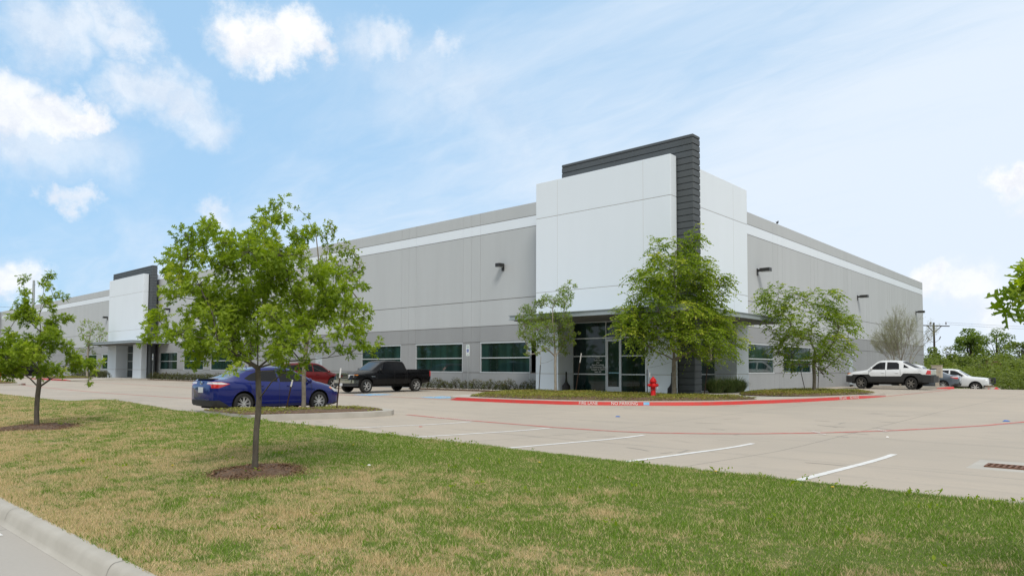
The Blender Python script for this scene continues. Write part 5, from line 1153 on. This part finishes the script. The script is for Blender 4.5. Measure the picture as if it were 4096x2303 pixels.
for z in (.72, .86, 1.0, 1.14): gg.tube([(2.86, -.9, z), (3.08, -.74, z), (3.13, -.4, z), (3.13, .4, z), (3.08, .74, z), (2.86, .9, z)], .03, BLACK, 6)
gg.build('grille_guard', tun)
suv('white SUV with roof rails, its roof showing over the bed of the sail-panel pickup', at(3.15, 29.75), R(180), ('white_car_paint', (0.74, 0.77, 0.80)), rails=True, sc=1.06)
suv('black SUV in the far lot, glimpsed under the left oak', at(-83.5, -6.6), R(90), ('black_car_paint', (0.006, 0.006, 0.007)))
# ------------------------------------------------------------------ small things outdoors
HYD = mat('hydrant_red', (0.62, 0.008, 0.010), 0.5, spec=.25, col2=(.42, .012, .012), scale=9); CHAIN = mat('chain_steel', (.35, .35, .34), .4, metal=.9)
def hydrant(label, loc, rz=0, full=True):
    h = thing('fire_hydrant', label, 'hydrant', loc, rz, 'fire hydrants in the lot')
    b = MB(); b.lathe([(0, 0), (.17, 0), (.17, .03), (.155, .045), (.115, .055), (.105, .07), (.10, .40), (.125, .42), (.13, .44), (.125, .50), (.13, .52), (.135, .54), (.12, .555), (.115, .60)], HYD, 24); b.build('barrel', h)
    k = MB(); k.lathe([(.0, .60), (.165, .60), (.17, .625), (.13, .635), (.125, .66), (.11, .72), (.075, .765), (.04, .785), (.03, .80), (.03, .835), (0, .84)], HYD, 24); k.build('bonnet', h)
    for s in (1, -1): n = MB(); n.lathe([(0.06, .0), (.06, s * .14), (.072, s * .15), (.072, s * .185), (.05, s * .195), (.028, s * .2), (.028, s * .23), (0, s * .232)], HYD, 16, (0, 0, .475), 'X'); n.build('outlet_cap', h)
    n = MB(); n.lathe([(.08, .0), (.08, .13), (.098, .14), (.098, .175), (.06, .19), (.03, .195), (.03, .225), (0, .226)], HYD, 18, (0, 0, .45), 'Y'); n.build('outlet_cap', h)
    for s in (1, -1): c = MB(); c.tube([(s * .19, -.02, .41), (s * .17, -.06, .31), (s * .1, -.12, .27), (s * .03, -.13, .33)], .007, CHAIN, 5); c.build('chain', h)
    if full: p = MB(); p.tube([(-.11, .12, 0), (-.11, .12, .95)], .006, CHAIN, 5); p.tube([(-.11, .12, .8), (-.11, .12, 1.0)], .013, WHITEP, 6); p.build('marker_rod', h)
    return h
hydrant('red fire hydrant with chained caps in front of the glass entrance', (2.6, -5.2, .115), R(42)); hydrant('distant red fire hydrant at the left edge, on a grassy island', (-52.75, -15.85, cz(-52, -16) + .1), R(42), False)

SIGNW = mat('white_sign_sheet', (.74, .78, .78), .4); SIGNB = mat('sign_blue', (.015, .06, .36), .4); SIGNG = mat('sign_green_ink', (.05, .22, .16), .5); GALV = mat('galvanised_post', (.42, .45, .46), .45, metal=.5)
def hc_sign(label, x, y, z0=.1):
    s = thing('parking_sign', label, 'sign', (x, y, z0 - .12), 0, 'accessible parking signs'); b = MB(); b.tube([(0, .02, 0), (0, .02, 2.5)], .022, GALV, 8); b.build('post', s)
    p = MB(); p.bevbox(-.14, .14, -.022, -.008, 2.02, 2.16, SIGNW, .004); p.bevbox(-.15, .15, -.022, -.008, 2.175, 2.62, SIGNW, .004); p.bevbox(-.13, .13, -.022, -.008, 2.63, 2.70, SIGNW, .004); o = p.build('sign_panel', s)
    k = MB(); k.box(-.085, .085, -.026, -.0225, 2.24, 2.43, SIGNB); y_ = -.029
    k.lathe([(0, 0), (.014, 0)], WHITEP, 8, (-.005, y_, 2.405), 'Y'); ring = [(math.cos(a), math.sin(a)) for a in np.linspace(R(-215), R(20), 10)]
    k.add([(r * c, y_, 2.30 + r * q) for c, q in ring for r in (.030, .042)], [(2 * i, 2 * i + 1, 2 * i + 3, 2 * i + 2) for i in range(9)], WHITEP); k.box(-.012, .006, y_ - .001, y_, 2.31, 2.39, WHITEP); k.box(-.01, .035, y_ - .001, y_, 2.315, 2.328, WHITEP); k.box(.03, .045, y_ - .001, y_, 2.265, 2.325, WHITEP)
    for z, w in ((2.575, .10), (2.54, .11), (2.495, .07), (2.10, .09), (2.07, .07), (2.662, .09)): k.box(-w, w, -.0245, -.0225, z, z + .016, SIGNG)
    k.build('pictogram', o)
hc_sign('accessible parking sign on a grey post between two dark windows, clear of the trees', -12.62, -.92); hc_sign('accessible parking sign half hidden by the pale tree beside the white pier', -7.72, -.92)
hc_sign('accessible parking sign just right of the far tower', -60.3, -.95); hc_sign('accessible parking sign just left of the far tower', -75.6, -.95)

STAKE = mat('rusty_stake', (.085, .05, .035), .8, col2=(.13, .075, .05), scale=20); WIRE = mat('wire', (.10, .10, .10), .5, metal=.6)
def stake(label, x, y, z, h, lean, white=True, to=None, group='tree stakes'):
    s = thing('tree_stake', label, 'stake', (x, y, z), 0, group); tp = Vector((lean[0], lean[1], h)); b = MB(); u = tp * .76
    for q in ((.022, 0), (0, .022)): b.tube([(0, 0, -.1), tuple(u)], .02, STAKE, 4)
    if not white: b.tube([tuple(u), tuple(tp)], .02, STAKE, 4)
    b.build('post', s)
    if white: w = MB(); w.tube([tuple(u), tuple(tp)], .022, WHITEP, 4); w.build('white_tip', s)
    if to is not None: w = MB(); a = tp * .8; t_ = Vector(to) - Vector((x, y, z)); w.tube([tuple(a), tuple((a + t_) / 2 + Vector((0, 0, -.05))), tuple(t_)], .005, WIRE, 4); w.build('guy_wire', s)
    return s
stake('white-tipped stake just left of the pale entrance tree', -4.70, -3.75, .1, 1.75, (.12, 0), True, (-3.36, -4.12, 1.75)); stake('white-tipped stake leaning right, between the pale tree and the glass entrance', -2.80, -3.3, .1, 1.9, (.3, .1))
stake('white-tipped stake at the right foot of the dark corner column', 3.0, -1.5, .1, 1.85, (.2, .1), True); stake('stake behind the red hydrant with only its wire and tip showing', 1.0, -3.0, .1, 1.5, (0, 0), True, (2.58, -3.42, 1.6))
stake('dark leaning stake left of the round elm by the right wall', 4.35, 7.35, .1, 1.75, (-.35, -.1), False); stake('dark upright stake right of the round elm by the right wall', 4.75, 8.0, .1, 1.75, (.1, .0), False)
stake('rust-brown stake with a white tip right behind the hood of the blue sedan', -.62, -18.2, .05, 1.2, (.12, .05), True, (-1.3, -18.9, 1.4)); stake('short rust-brown stake with a white tip left of the yellow-green island tree', -1.62, -19.3, .05, .85, (.18, .1), True)

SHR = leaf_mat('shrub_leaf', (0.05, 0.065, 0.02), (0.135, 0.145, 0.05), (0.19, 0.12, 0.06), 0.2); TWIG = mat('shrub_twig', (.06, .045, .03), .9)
def shrub_mesh(seed, w, h, n, ls, boxy=False):
    rs = np.random.RandomState(seed); d = rs.normal(0, 1, (n, 3)); d /= np.linalg.norm(d, axis=1)[:, None]; d[:, 2] = np.abs(d[:, 2]); lump = .72 + .5 * vnoise(d[:, 0] * 3 + seed * 7, d[:, 1] * 3 + d[:, 2] * 2)
    if boxy: lump = .95 + 0 * lump
    p = d * (rs.uniform(.35, 1, n) ** .4 * lump)[:, None] * np.array([w / 2, w / 2, h]); p[:, 2] += .04
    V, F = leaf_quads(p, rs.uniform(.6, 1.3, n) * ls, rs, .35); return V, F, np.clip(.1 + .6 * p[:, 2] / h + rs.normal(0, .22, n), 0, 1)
def shrub(label, x, y, z, seed, w=1.0, h=.7, n=900, ls=.07, group='low shrubs along the wall', boxy=False):
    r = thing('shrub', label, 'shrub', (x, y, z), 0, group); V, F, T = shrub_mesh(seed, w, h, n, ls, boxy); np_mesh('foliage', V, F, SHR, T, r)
    b = MB(); rr_ = random.Random(seed)
    for _ in range(7): a = rr_.uniform(0, 6.28); q = rr_.uniform(.1, .3) * w; b.tube([(0, 0, -.05), (q * .5 * math.cos(a), q * .5 * math.sin(a), h * .45), (q * math.cos(a), q * math.sin(a), h * .85)], [.014, .01, .004], TWIG, 4)
    b.build('stems', r); return r
WHERE = ['first', 'second', 'third', 'fourth', 'fifth', 'sixth', 'seventh', 'eighth', 'ninth', 'tenth', 'eleventh', 'twelfth', 'thirteenth', 'fourteenth', 'fifteenth', 'sixteenth', 'seventeenth', 'eighteenth']
sx = [-7.45, -8.25, -9.35, -10.1, -11.0, -11.9, -12.95, -13.75, -14.75, -15.65, -16.5]
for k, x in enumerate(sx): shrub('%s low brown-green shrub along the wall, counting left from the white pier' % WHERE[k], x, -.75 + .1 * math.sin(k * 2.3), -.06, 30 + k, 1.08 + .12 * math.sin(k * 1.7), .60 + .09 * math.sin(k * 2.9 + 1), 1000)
for k in range(18): shrub('%s shrub of the far hedge row, counting left to right from the dark fin' % WHERE[k], -60.7 + k * .98, -.8, -.05, 60 + k, 1.25, .72 + .06 * math.sin(k * 2.1), 320, .13, 'far hedge row')
for k, (x, l) in enumerate(((-70.1, 'clipped rounded bush left of the pair before the far tower'), (-68.6, 'clipped rounded bush right of the pair before the far tower'))): shrub(l, x, -2.9, .03, 90 + k, 1.5, .85, 500, .13, 'clipped bushes at the far tower', True)
for k in range(7): shrub('%s low shrub left of the far tower, counting left to right' % WHERE[k], -84.5 + k * 1.6, -1.0, -.02, 95 + k, 1.7, .8, 260, .17, 'shrubs left of the far tower')
ROCK = mat('river_rock', (.42, .38, .33), .8, col2=(.58, .54, .49), scale=11)
rs = np.random.RandomState(4); rk_ = MB(); ico = [(0, 0, 1), (.9, 0, .35), (.28, .85, .4), (-.72, .53, .3), (-.72, -.53, .4), (.28, -.85, .35), (0, 0, -.6)]; tri = [(0, k, k % 5 + 1) for k in range(1, 6)]; tri = [(0, k, k + 1 if k < 5 else 1) for k in range(1, 6)] + [(6, k + 1 if k < 5 else 1, k) for k in range(1, 6)]
for x0, x1, n in ((-17.5, -6.9, 420), (-61, -43, 260)):
    for _ in range(n):
        x = rs.uniform(x0, x1); y = -1.28 + rs.normal(0, .11); q = rs.uniform(.03, .08); a = rs.uniform(0, 6.28)
        rk_.add([(x + q * (v[0] * math.cos(a) - v[1] * math.sin(a)) * 1.2, y + q * (v[0] * math.sin(a) + v[1] * math.cos(a)), lotz(x, y) + .085 + q * .6 * v[2]) for v in ico], tri, ROCK, True)
tag(rk_.build('gravel', sharp=180), kind='stuff')
bd = MB(); bd.box(-17.5, -6.8, -1.45, -.02, -.3, -.02, SOIL); bd.box(-61.2, -42.5, -1.45, -.02, -.3, -.02, SOIL); tag(bd.build('planting_bed'), kind='structure')

# ornamental grasses behind the corner column
OG = leaf_mat('tall_grass_blade', (.06, .11, .03), (.15, .21, .06), (.30, .27, .13), .3)
for k, (x, y, l) in enumerate(((1.55, 2.7, 'tall dark ornamental grass clump nearest the corner column'), (1.65, 3.9, 'middle tall ornamental grass clump behind the corner column'), (1.6, 5.1, 'tall ornamental grass clump nearest the right white pier'))):
    r_ = np.random.RandomState(70 + k); n = 2600; g_ = thing('ornamental_grass', l, 'grass clump', (x, y, cz(2, 3)), 0, 'ornamental grasses'); a = r_.uniform(0, 6.28, n); q = r_.rand(n) ** .5 * .34; bx, by = q * np.cos(a), q * np.sin(a); hh = .35 + .75 * r_.rand(n) * (1.15 - q / .5); out = r_.uniform(.15, .95, n) * hh
    p0 = np.stack([bx, by, 0 * a], 1); p1 = np.stack([bx + out * .5 * np.cos(a), by + out * .5 * np.sin(a), hh * .68 - out * .1], 1); p2 = np.stack([bx + out * np.cos(a), by + out * np.sin(a), hh * 1.0 - out * .55], 1); s_ = np.stack([-np.sin(a), np.cos(a), 0 * a], 1) * .006
    V = np.stack([p0 - s_, p0 + s_, p1 + s_, p1 - s_, p1 - s_, p1 + s_, p2 + s_ * .2, p2 - s_ * .2], 1).reshape(-1, 3); np_mesh('blades', V, np.arange(len(V)).reshape(-1, 4), OG, np.repeat(r_.rand(n), 2), g_)
for x, y, l in ((-4.95, -1.2, 'black smokers receptacle beside the left edge of the glass entrance'), (1.55, -1.75, 'black smokers receptacle at the foot of the corner column')):
    r_ = thing('ash_receptacle', l, 'receptacle', (x, y, cz(0, -2)), 0, 'smokers receptacles'); b = MB(); b.lathe([(0, 0), (.21, 0), (.215, .03), (.205, .26), (.21, .29), (.20, .31)], BLACK, 22); b.build('base', r_); b = MB(); b.lathe([(.20, .312), (.15, .37), (.085, .46), (.055, .56), (.045, .72), (.042, .98), (.05, 1.0), (.03, 1.03), (0, 1.035)], BLACK, 22); b.build('neck', r_)

# storm drain: light concrete apron with a rusty grate
ap = MB(); z0 = lotz(0, -17.4)
ap.prism([(15.46, -18.05), (16.9, -18.05), (16.9, -16.75), (15.46, -16.75)], z0 - .1, z0 + .004, KERBC); ap.box(15.64, 16.55, -17.75, -17.32, z0 + .0042, z0 + .0052, DARKW); tag(ap.build('drain_apron'), kind='structure')
RUST = mat('rusty_iron', (.22, .105, .06), .8, col2=(.13, .065, .042), scale=30)
dr = thing('storm_drain', 'rusty slotted storm drain grate set in pale concrete at the right edge', 'drain', (15.64, -17.75, z0)); d_ = MB()
for y in (0, .20, .40): d_.box(0, .91, y, y + .03, .006, .022, RUST)
for k in range(13): d_.box(k * .0733, k * .0733 + .03, .031, .199, .008, .022, RUST); d_.box(k * .0733, k * .0733 + .03, .231, .399, .008, .022, RUST)
d_.build('grate', dr)
# utility cabinet on its post
BEI = mat('beige_cabinet_paint', (.44, .39, .32), .6); u_ = thing('utility_cabinet', 'beige electrical cabinet on a short post behind the sail-panel pickup', 'cabinet', (6.62, 27.55, lotz(0, 27.5) + .15)); b = MB(); b.bevbox(-.32, .32, -.2, .2, .62, 1.5, BEI, .015); b.box(-.35, .35, -.23, .23, 1.502, 1.53, BEI); b.build('box', u_); b = MB(); b.box(-.11, .11, -.09, .09, -.1, .618, BEI); b.build('post', u_); b = MB(); b.box(-.28, .28, -.212, -.2015, .66, 1.46, BEI); h_ = b.build('door', u_); b = MB(); b.box(.16, .20, -.235, -.213, 1.0, 1.1, GALV); b.build('door_handle', h_)

# poles and wires
WOOD = mat('creosote_wood', (.055, .042, .034), .9, var=.3, scale=4); INS = mat('insulator', (.12, .10, .10), .3)
ux, uy = -4.25, 84.47; up = thing('utility_pole', 'dark wooden utility pole with crossarm and pale conduit, in front of the woods', 'utility pole', (ux, uy, -.55)); b = MB(); b.tube([(0, 0, 0), (0, 0, 8.55)], [.17, .11], WOOD, 10); b.build('pole', up)
e = Vector(RGT); b = MB()
def beam(mb, a, c, w, m): mb.tube([a, c], w, m, 4)
beam(b, e * -2.0 + UP * 8.15, e * 2.25 + UP * 8.05, .085, WOOD); beam(b, e * -.95 + UP * 8.1, UP * 7.1, .06, WOOD); beam(b, e * 1.1 + UP * 8.05, UP * 7.1, .06, WOOD); b.build('crossarm', up)
for t_ in (-1.9, -.5, 1.75): b = MB(); p = e * t_ + UP * 8.2; b.lathe([(.03, 0), (.03, .12), (.11, .14), (.11, .2), (.07, .3), (.1, .34), (.05, .46), (0, .47)], INS, 8, tuple(p)); b.build('insulator', up)
for t_, dz in ((-.75, 6.15), (.75, 6.15)): b = MB(); b.tube([tuple(e * t_ + UP * dz), tuple(e * t_ * 1.25 + UP * (dz + .4))], .07, INS, 6); b.tube([tuple(e * t_ + UP * dz), tuple(UP * 5.6)], .03, INS, 4); b.build('cutout_switch', up)
b = MB(); b.tube([tuple(e * .18 + UP * 0), tuple(e * .22 + UP * 4.9)], .085, ALU, 8); b.build('conduit', up)
for z in (2.6, 4.45): b = MB(); b.tube([tuple(e * -.45 + UP * z), tuple(e * .5 + UP * z)], .05, ALU, 4); b.build('conduit_bracket', up)
def wire(name, label, a, c, sag, r=.018, group='power lines'):
    b = MB(); a, c = Vector(a), Vector(c); n = 14; b.tube([tuple(a + (c - a) * (k / n) - UP * (sag * 4 * (k / n) * (1 - k / n)) - a) for k in range(n + 1)], r, WIRE, 4, False); o = b.build(name); o.location = a; return tag(o, label, 'power line', group)
U0 = Vector((ux, uy, -.55))
wire('power_line', 'upper power line running right from the utility pole over the woods', U0 + e * 1.75 + UP * 8.6, U0 + e * 45 + Vector((0, 0, 8.4)) + Vector(FWD) * 6, .5); wire('power_line', 'lower power line running right from the utility pole over the woods', U0 + e * 2.2 + UP * 8.3, U0 + e * 45 + Vector((0, 0, 7.7)) + Vector(FWD) * 4, .5)
for k, (t_, z, l) in enumerate(((-1.9, 8.5, 'top'), (-.4, 7.4, 'middle'), (-.2, 5.8, 'bottom'))): wire('power_line', '%s power line slanting down left from the utility pole behind the building' % l, U0 + e * t_ + UP * z, U0 + e * (-22) + Vector(FWD) * 30 + UP * (z - 3.5), .3)
sp = thing('transmission_pole', 'tall grey steel transmission pole standing far behind the left end of the building', 'transmission pole', (-288.8, 42.4, -.55)); b = MB(); b.tube([(0, 0, 0), (0, 0, 34)], [.9, .38], GALV, 12); b.build('pole', sp); b = MB(); b.tube([(-1.6, 0, 32.4), (2.2, 0, 32.2)], .08, GALV, 6); b.build('crossarm', sp)
q0 = Vector((-288.8, 42.4, 0)); rv = Vector(RGT); fv = Vector(FWD)
wire('power_line', 'upper transmission line crossing the sky left of the far tower', q0 - rv * 60 + UP * 26.6, q0 + rv * 90 + UP * 21.0, 1.5, .05); wire('power_line', 'lower transmission line crossing the sky just above the left parapet', q0 - rv * 60 + UP * 17.3, q0 + rv * 60 + UP * 15.2, 1.0, .05)

# litter and reflectors on the slab
def litter(label, x, y, dims, m, cat, rz=0.3):
    b = MB(); w, l, h = dims; b.add([(-w, -l, .002), (w, -l * .8, .002), (w * .9, l, .002), (-w * .8, l * .9, .002), (-w * .5, -l * .5, h), (w * .5, -l * .3, h * .8), (w * .3, l * .6, h), (-w * .4, l * .4, h * .7)], [(0, 1, 5, 4), (1, 2, 6, 5), (2, 3, 7, 6), (3, 0, 4, 7), (4, 5, 6, 7)], m); o = b.build('litter' if cat == 'litter' else 'road_reflector'); o.location = at(x, y); o.rotation_euler = (0, 0, rz); return tag(o, label, cat)
BL = mat('blue_reflector', (.02, .14, .50), .3); litter('blue road reflector lying flat on the concrete in the middle of the lane', 5.91, -12.84, (.07, .06, .025), BL, 'reflector'); litter('blue road reflector on the concrete at the right edge, above the red line', 14.72, -7.4, (.09, .07, .03), BL, 'reflector')
litter('crumpled white paper scrap on the concrete below the red line', 13.43, -14.04, (.035, .03, .03), WHITEP, 'litter'); litter('small red scrap on the concrete between the parking stall lines', 4.43, -19.2, (.05, .02, .012), REDP, 'litter'); litter('crumpled white scrap in the lawn grass right of the mulch ring', 9.35, -24.35, (.022, .016, .015), WHITEP, 'litter')
bd_ = thing('bird', 'tiny dark bird perched on the parapet of the right wall', 'bird', (-.08, 15.3, 10.8)); b = MB(); b.tube([(0, -.20, .16), (0, -.1, .13), (0, .0, .12), (0, .09, .15), (0, .13, .21), (0, .17, .24), (0, .22, .235)], [.012, .03, .065, .062, .045, .045, .006], BLACK, 8); b.tube([(.02, .0, 0), (.02, .0, .08)], .006, BLACK, 4); b.tube([(-.02, .0, 0), (-.02, .0, .08)], .006, BLACK, 4); b.build('body', bd_)

# ------------------------------------------------------------------ woods
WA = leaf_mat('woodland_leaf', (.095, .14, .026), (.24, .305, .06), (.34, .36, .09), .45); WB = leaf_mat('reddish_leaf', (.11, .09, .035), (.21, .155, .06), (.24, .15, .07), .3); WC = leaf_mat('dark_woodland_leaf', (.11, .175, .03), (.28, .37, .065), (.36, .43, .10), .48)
def wood_tree(label, u, dist, top, width, m, seed, n=2600, ls=.34, low=.15, name='woodland_tree', gaps=.5):
    """crown of many leaf clumps on limbs; u is the bearing from the street, dist the distance"""
    rs = np.random.RandomState(seed); d = (Vector(FWD) + Vector(RGT) * u); p0 = EYE + d * dist; z0 = -.55; H = top - z0; r = thing(name, label, 'tree', (p0.x, p0.y, z0), 0, 'trees of the wood beyond the lot'); b = MB(); k = 26; tips = []
    b.tube([(0, 0, 0), (.1, 0, H * .35), (.05, .1, H * .8)], [.22, .17, .06], BARK, 7)
    for _ in range(k):
        a = rs.uniform(0, 6.28); hh = rs.uniform(low, 1.0); w = width / 2 * (1 - .75 * max(0, hh - .45) ** 1.2) * rs.uniform(.25, 1) * (.75 if hh < .3 else 1); tips.append((w * math.cos(a), w * math.sin(a), H * hh * .96, rs.uniform(.10, .17) * width)); b.tube([(0, 0, H * max(.12, hh * .55)), (w * .5 * math.cos(a), w * .5 * math.sin(a), H * hh * .8), (w * math.cos(a), w * math.sin(a), H * hh * .96)], [.08, .05, .02], BARK, 4)
    b.build('trunk', r); T = np.array(tips); i = rs.randint(0, k, n); v = rs.normal(0, 1, (n, 3)); v /= np.linalg.norm(v, axis=1)[:, None]; P = T[i, :3] + v * (T[i, 3] * rs.uniform(.3, 1, n) ** .6)[:, None] * np.array([1, 1, .8]); P[:, 2] = np.clip(P[:, 2], .05, H)
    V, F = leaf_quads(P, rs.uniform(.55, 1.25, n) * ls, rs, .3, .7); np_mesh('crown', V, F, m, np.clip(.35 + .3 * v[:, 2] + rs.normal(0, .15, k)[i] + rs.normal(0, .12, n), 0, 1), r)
us = lambda px: (px - 2048) / 2779.6
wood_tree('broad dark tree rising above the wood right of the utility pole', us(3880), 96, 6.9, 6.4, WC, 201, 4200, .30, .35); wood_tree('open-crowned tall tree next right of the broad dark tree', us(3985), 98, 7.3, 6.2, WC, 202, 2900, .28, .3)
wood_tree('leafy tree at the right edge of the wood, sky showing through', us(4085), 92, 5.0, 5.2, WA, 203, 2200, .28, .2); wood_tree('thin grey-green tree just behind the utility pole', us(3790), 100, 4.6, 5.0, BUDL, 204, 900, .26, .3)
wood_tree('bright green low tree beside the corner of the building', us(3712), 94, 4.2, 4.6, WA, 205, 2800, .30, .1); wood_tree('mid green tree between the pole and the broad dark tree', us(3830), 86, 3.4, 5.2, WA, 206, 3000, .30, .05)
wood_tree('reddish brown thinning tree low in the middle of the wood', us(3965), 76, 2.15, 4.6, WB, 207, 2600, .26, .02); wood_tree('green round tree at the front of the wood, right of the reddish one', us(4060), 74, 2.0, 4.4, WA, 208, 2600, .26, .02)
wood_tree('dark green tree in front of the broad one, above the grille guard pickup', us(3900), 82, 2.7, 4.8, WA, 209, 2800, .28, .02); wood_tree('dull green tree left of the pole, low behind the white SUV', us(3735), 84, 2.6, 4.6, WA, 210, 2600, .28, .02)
def thicket(name, pts, n, ls, seed, m, kind='stuff'):
    """pts: (x, y, half-width, height, bottom)"""
    rs = np.random.RandomState(seed); P = np.array(pts); w = P[:, 2] * P[:, 3]; i = rs.choice(len(P), n, p=w / w.sum()); v = rs.normal(0, 1, (n, 3)); v /= np.linalg.norm(v, axis=1)[:, None]; v[:, 2] = np.abs(v[:, 2])
    q = rs.uniform(.55, 1, n) ** .5; lump = .75 + .5 * vnoise(P[i, 0] * .7 + v[:, 0] * 2.5, P[i, 1] * .7 + v[:, 1] * 2.5 + v[:, 2] * 3); p = np.stack([P[i, 0] + v[:, 0] * P[i, 2] * q * lump, P[i, 1] + v[:, 1] * P[i, 2] * q * lump, P[i, 4] + v[:, 2] * P[i, 3] * q * lump], 1)
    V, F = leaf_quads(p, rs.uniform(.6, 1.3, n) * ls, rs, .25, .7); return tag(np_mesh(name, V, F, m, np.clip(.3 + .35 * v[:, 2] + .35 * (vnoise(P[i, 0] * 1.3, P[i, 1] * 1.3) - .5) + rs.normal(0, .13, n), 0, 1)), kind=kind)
_r = random.Random(31); pts = []
for _ in range(170):
    u = us(_r.uniform(3660, 4420)); dd = _r.uniform(58, 92); p = EYE + (Vector(FWD) + Vector(RGT) * u) * dd; pts.append((p.x, p.y, _r.uniform(1.1, 2.3), _r.uniform(1.4, 2.2) + (dd - 58) * .072, -.6))
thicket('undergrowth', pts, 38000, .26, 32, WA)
pts = []
for _ in range(300):
    pts.append((_r.uniform(-290, 75), _r.uniform(-66, -46), _r.uniform(2, 4), _r.uniform(5, 10), -.6))
for _ in range(170): pts.append((_r.uniform(50, 75), _r.uniform(-45, 230), _r.uniform(2, 4), _r.uniform(5, 9), -.6))
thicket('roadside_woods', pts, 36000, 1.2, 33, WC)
vg = MB(); vg.box(-150, 60, -46, -40.0, -1, -.24, mat('verge_grass', (.12, .15, .045), .95, col2=(.26, .21, .10), scale=.5)); tag(vg.build('verge'), kind='structure')
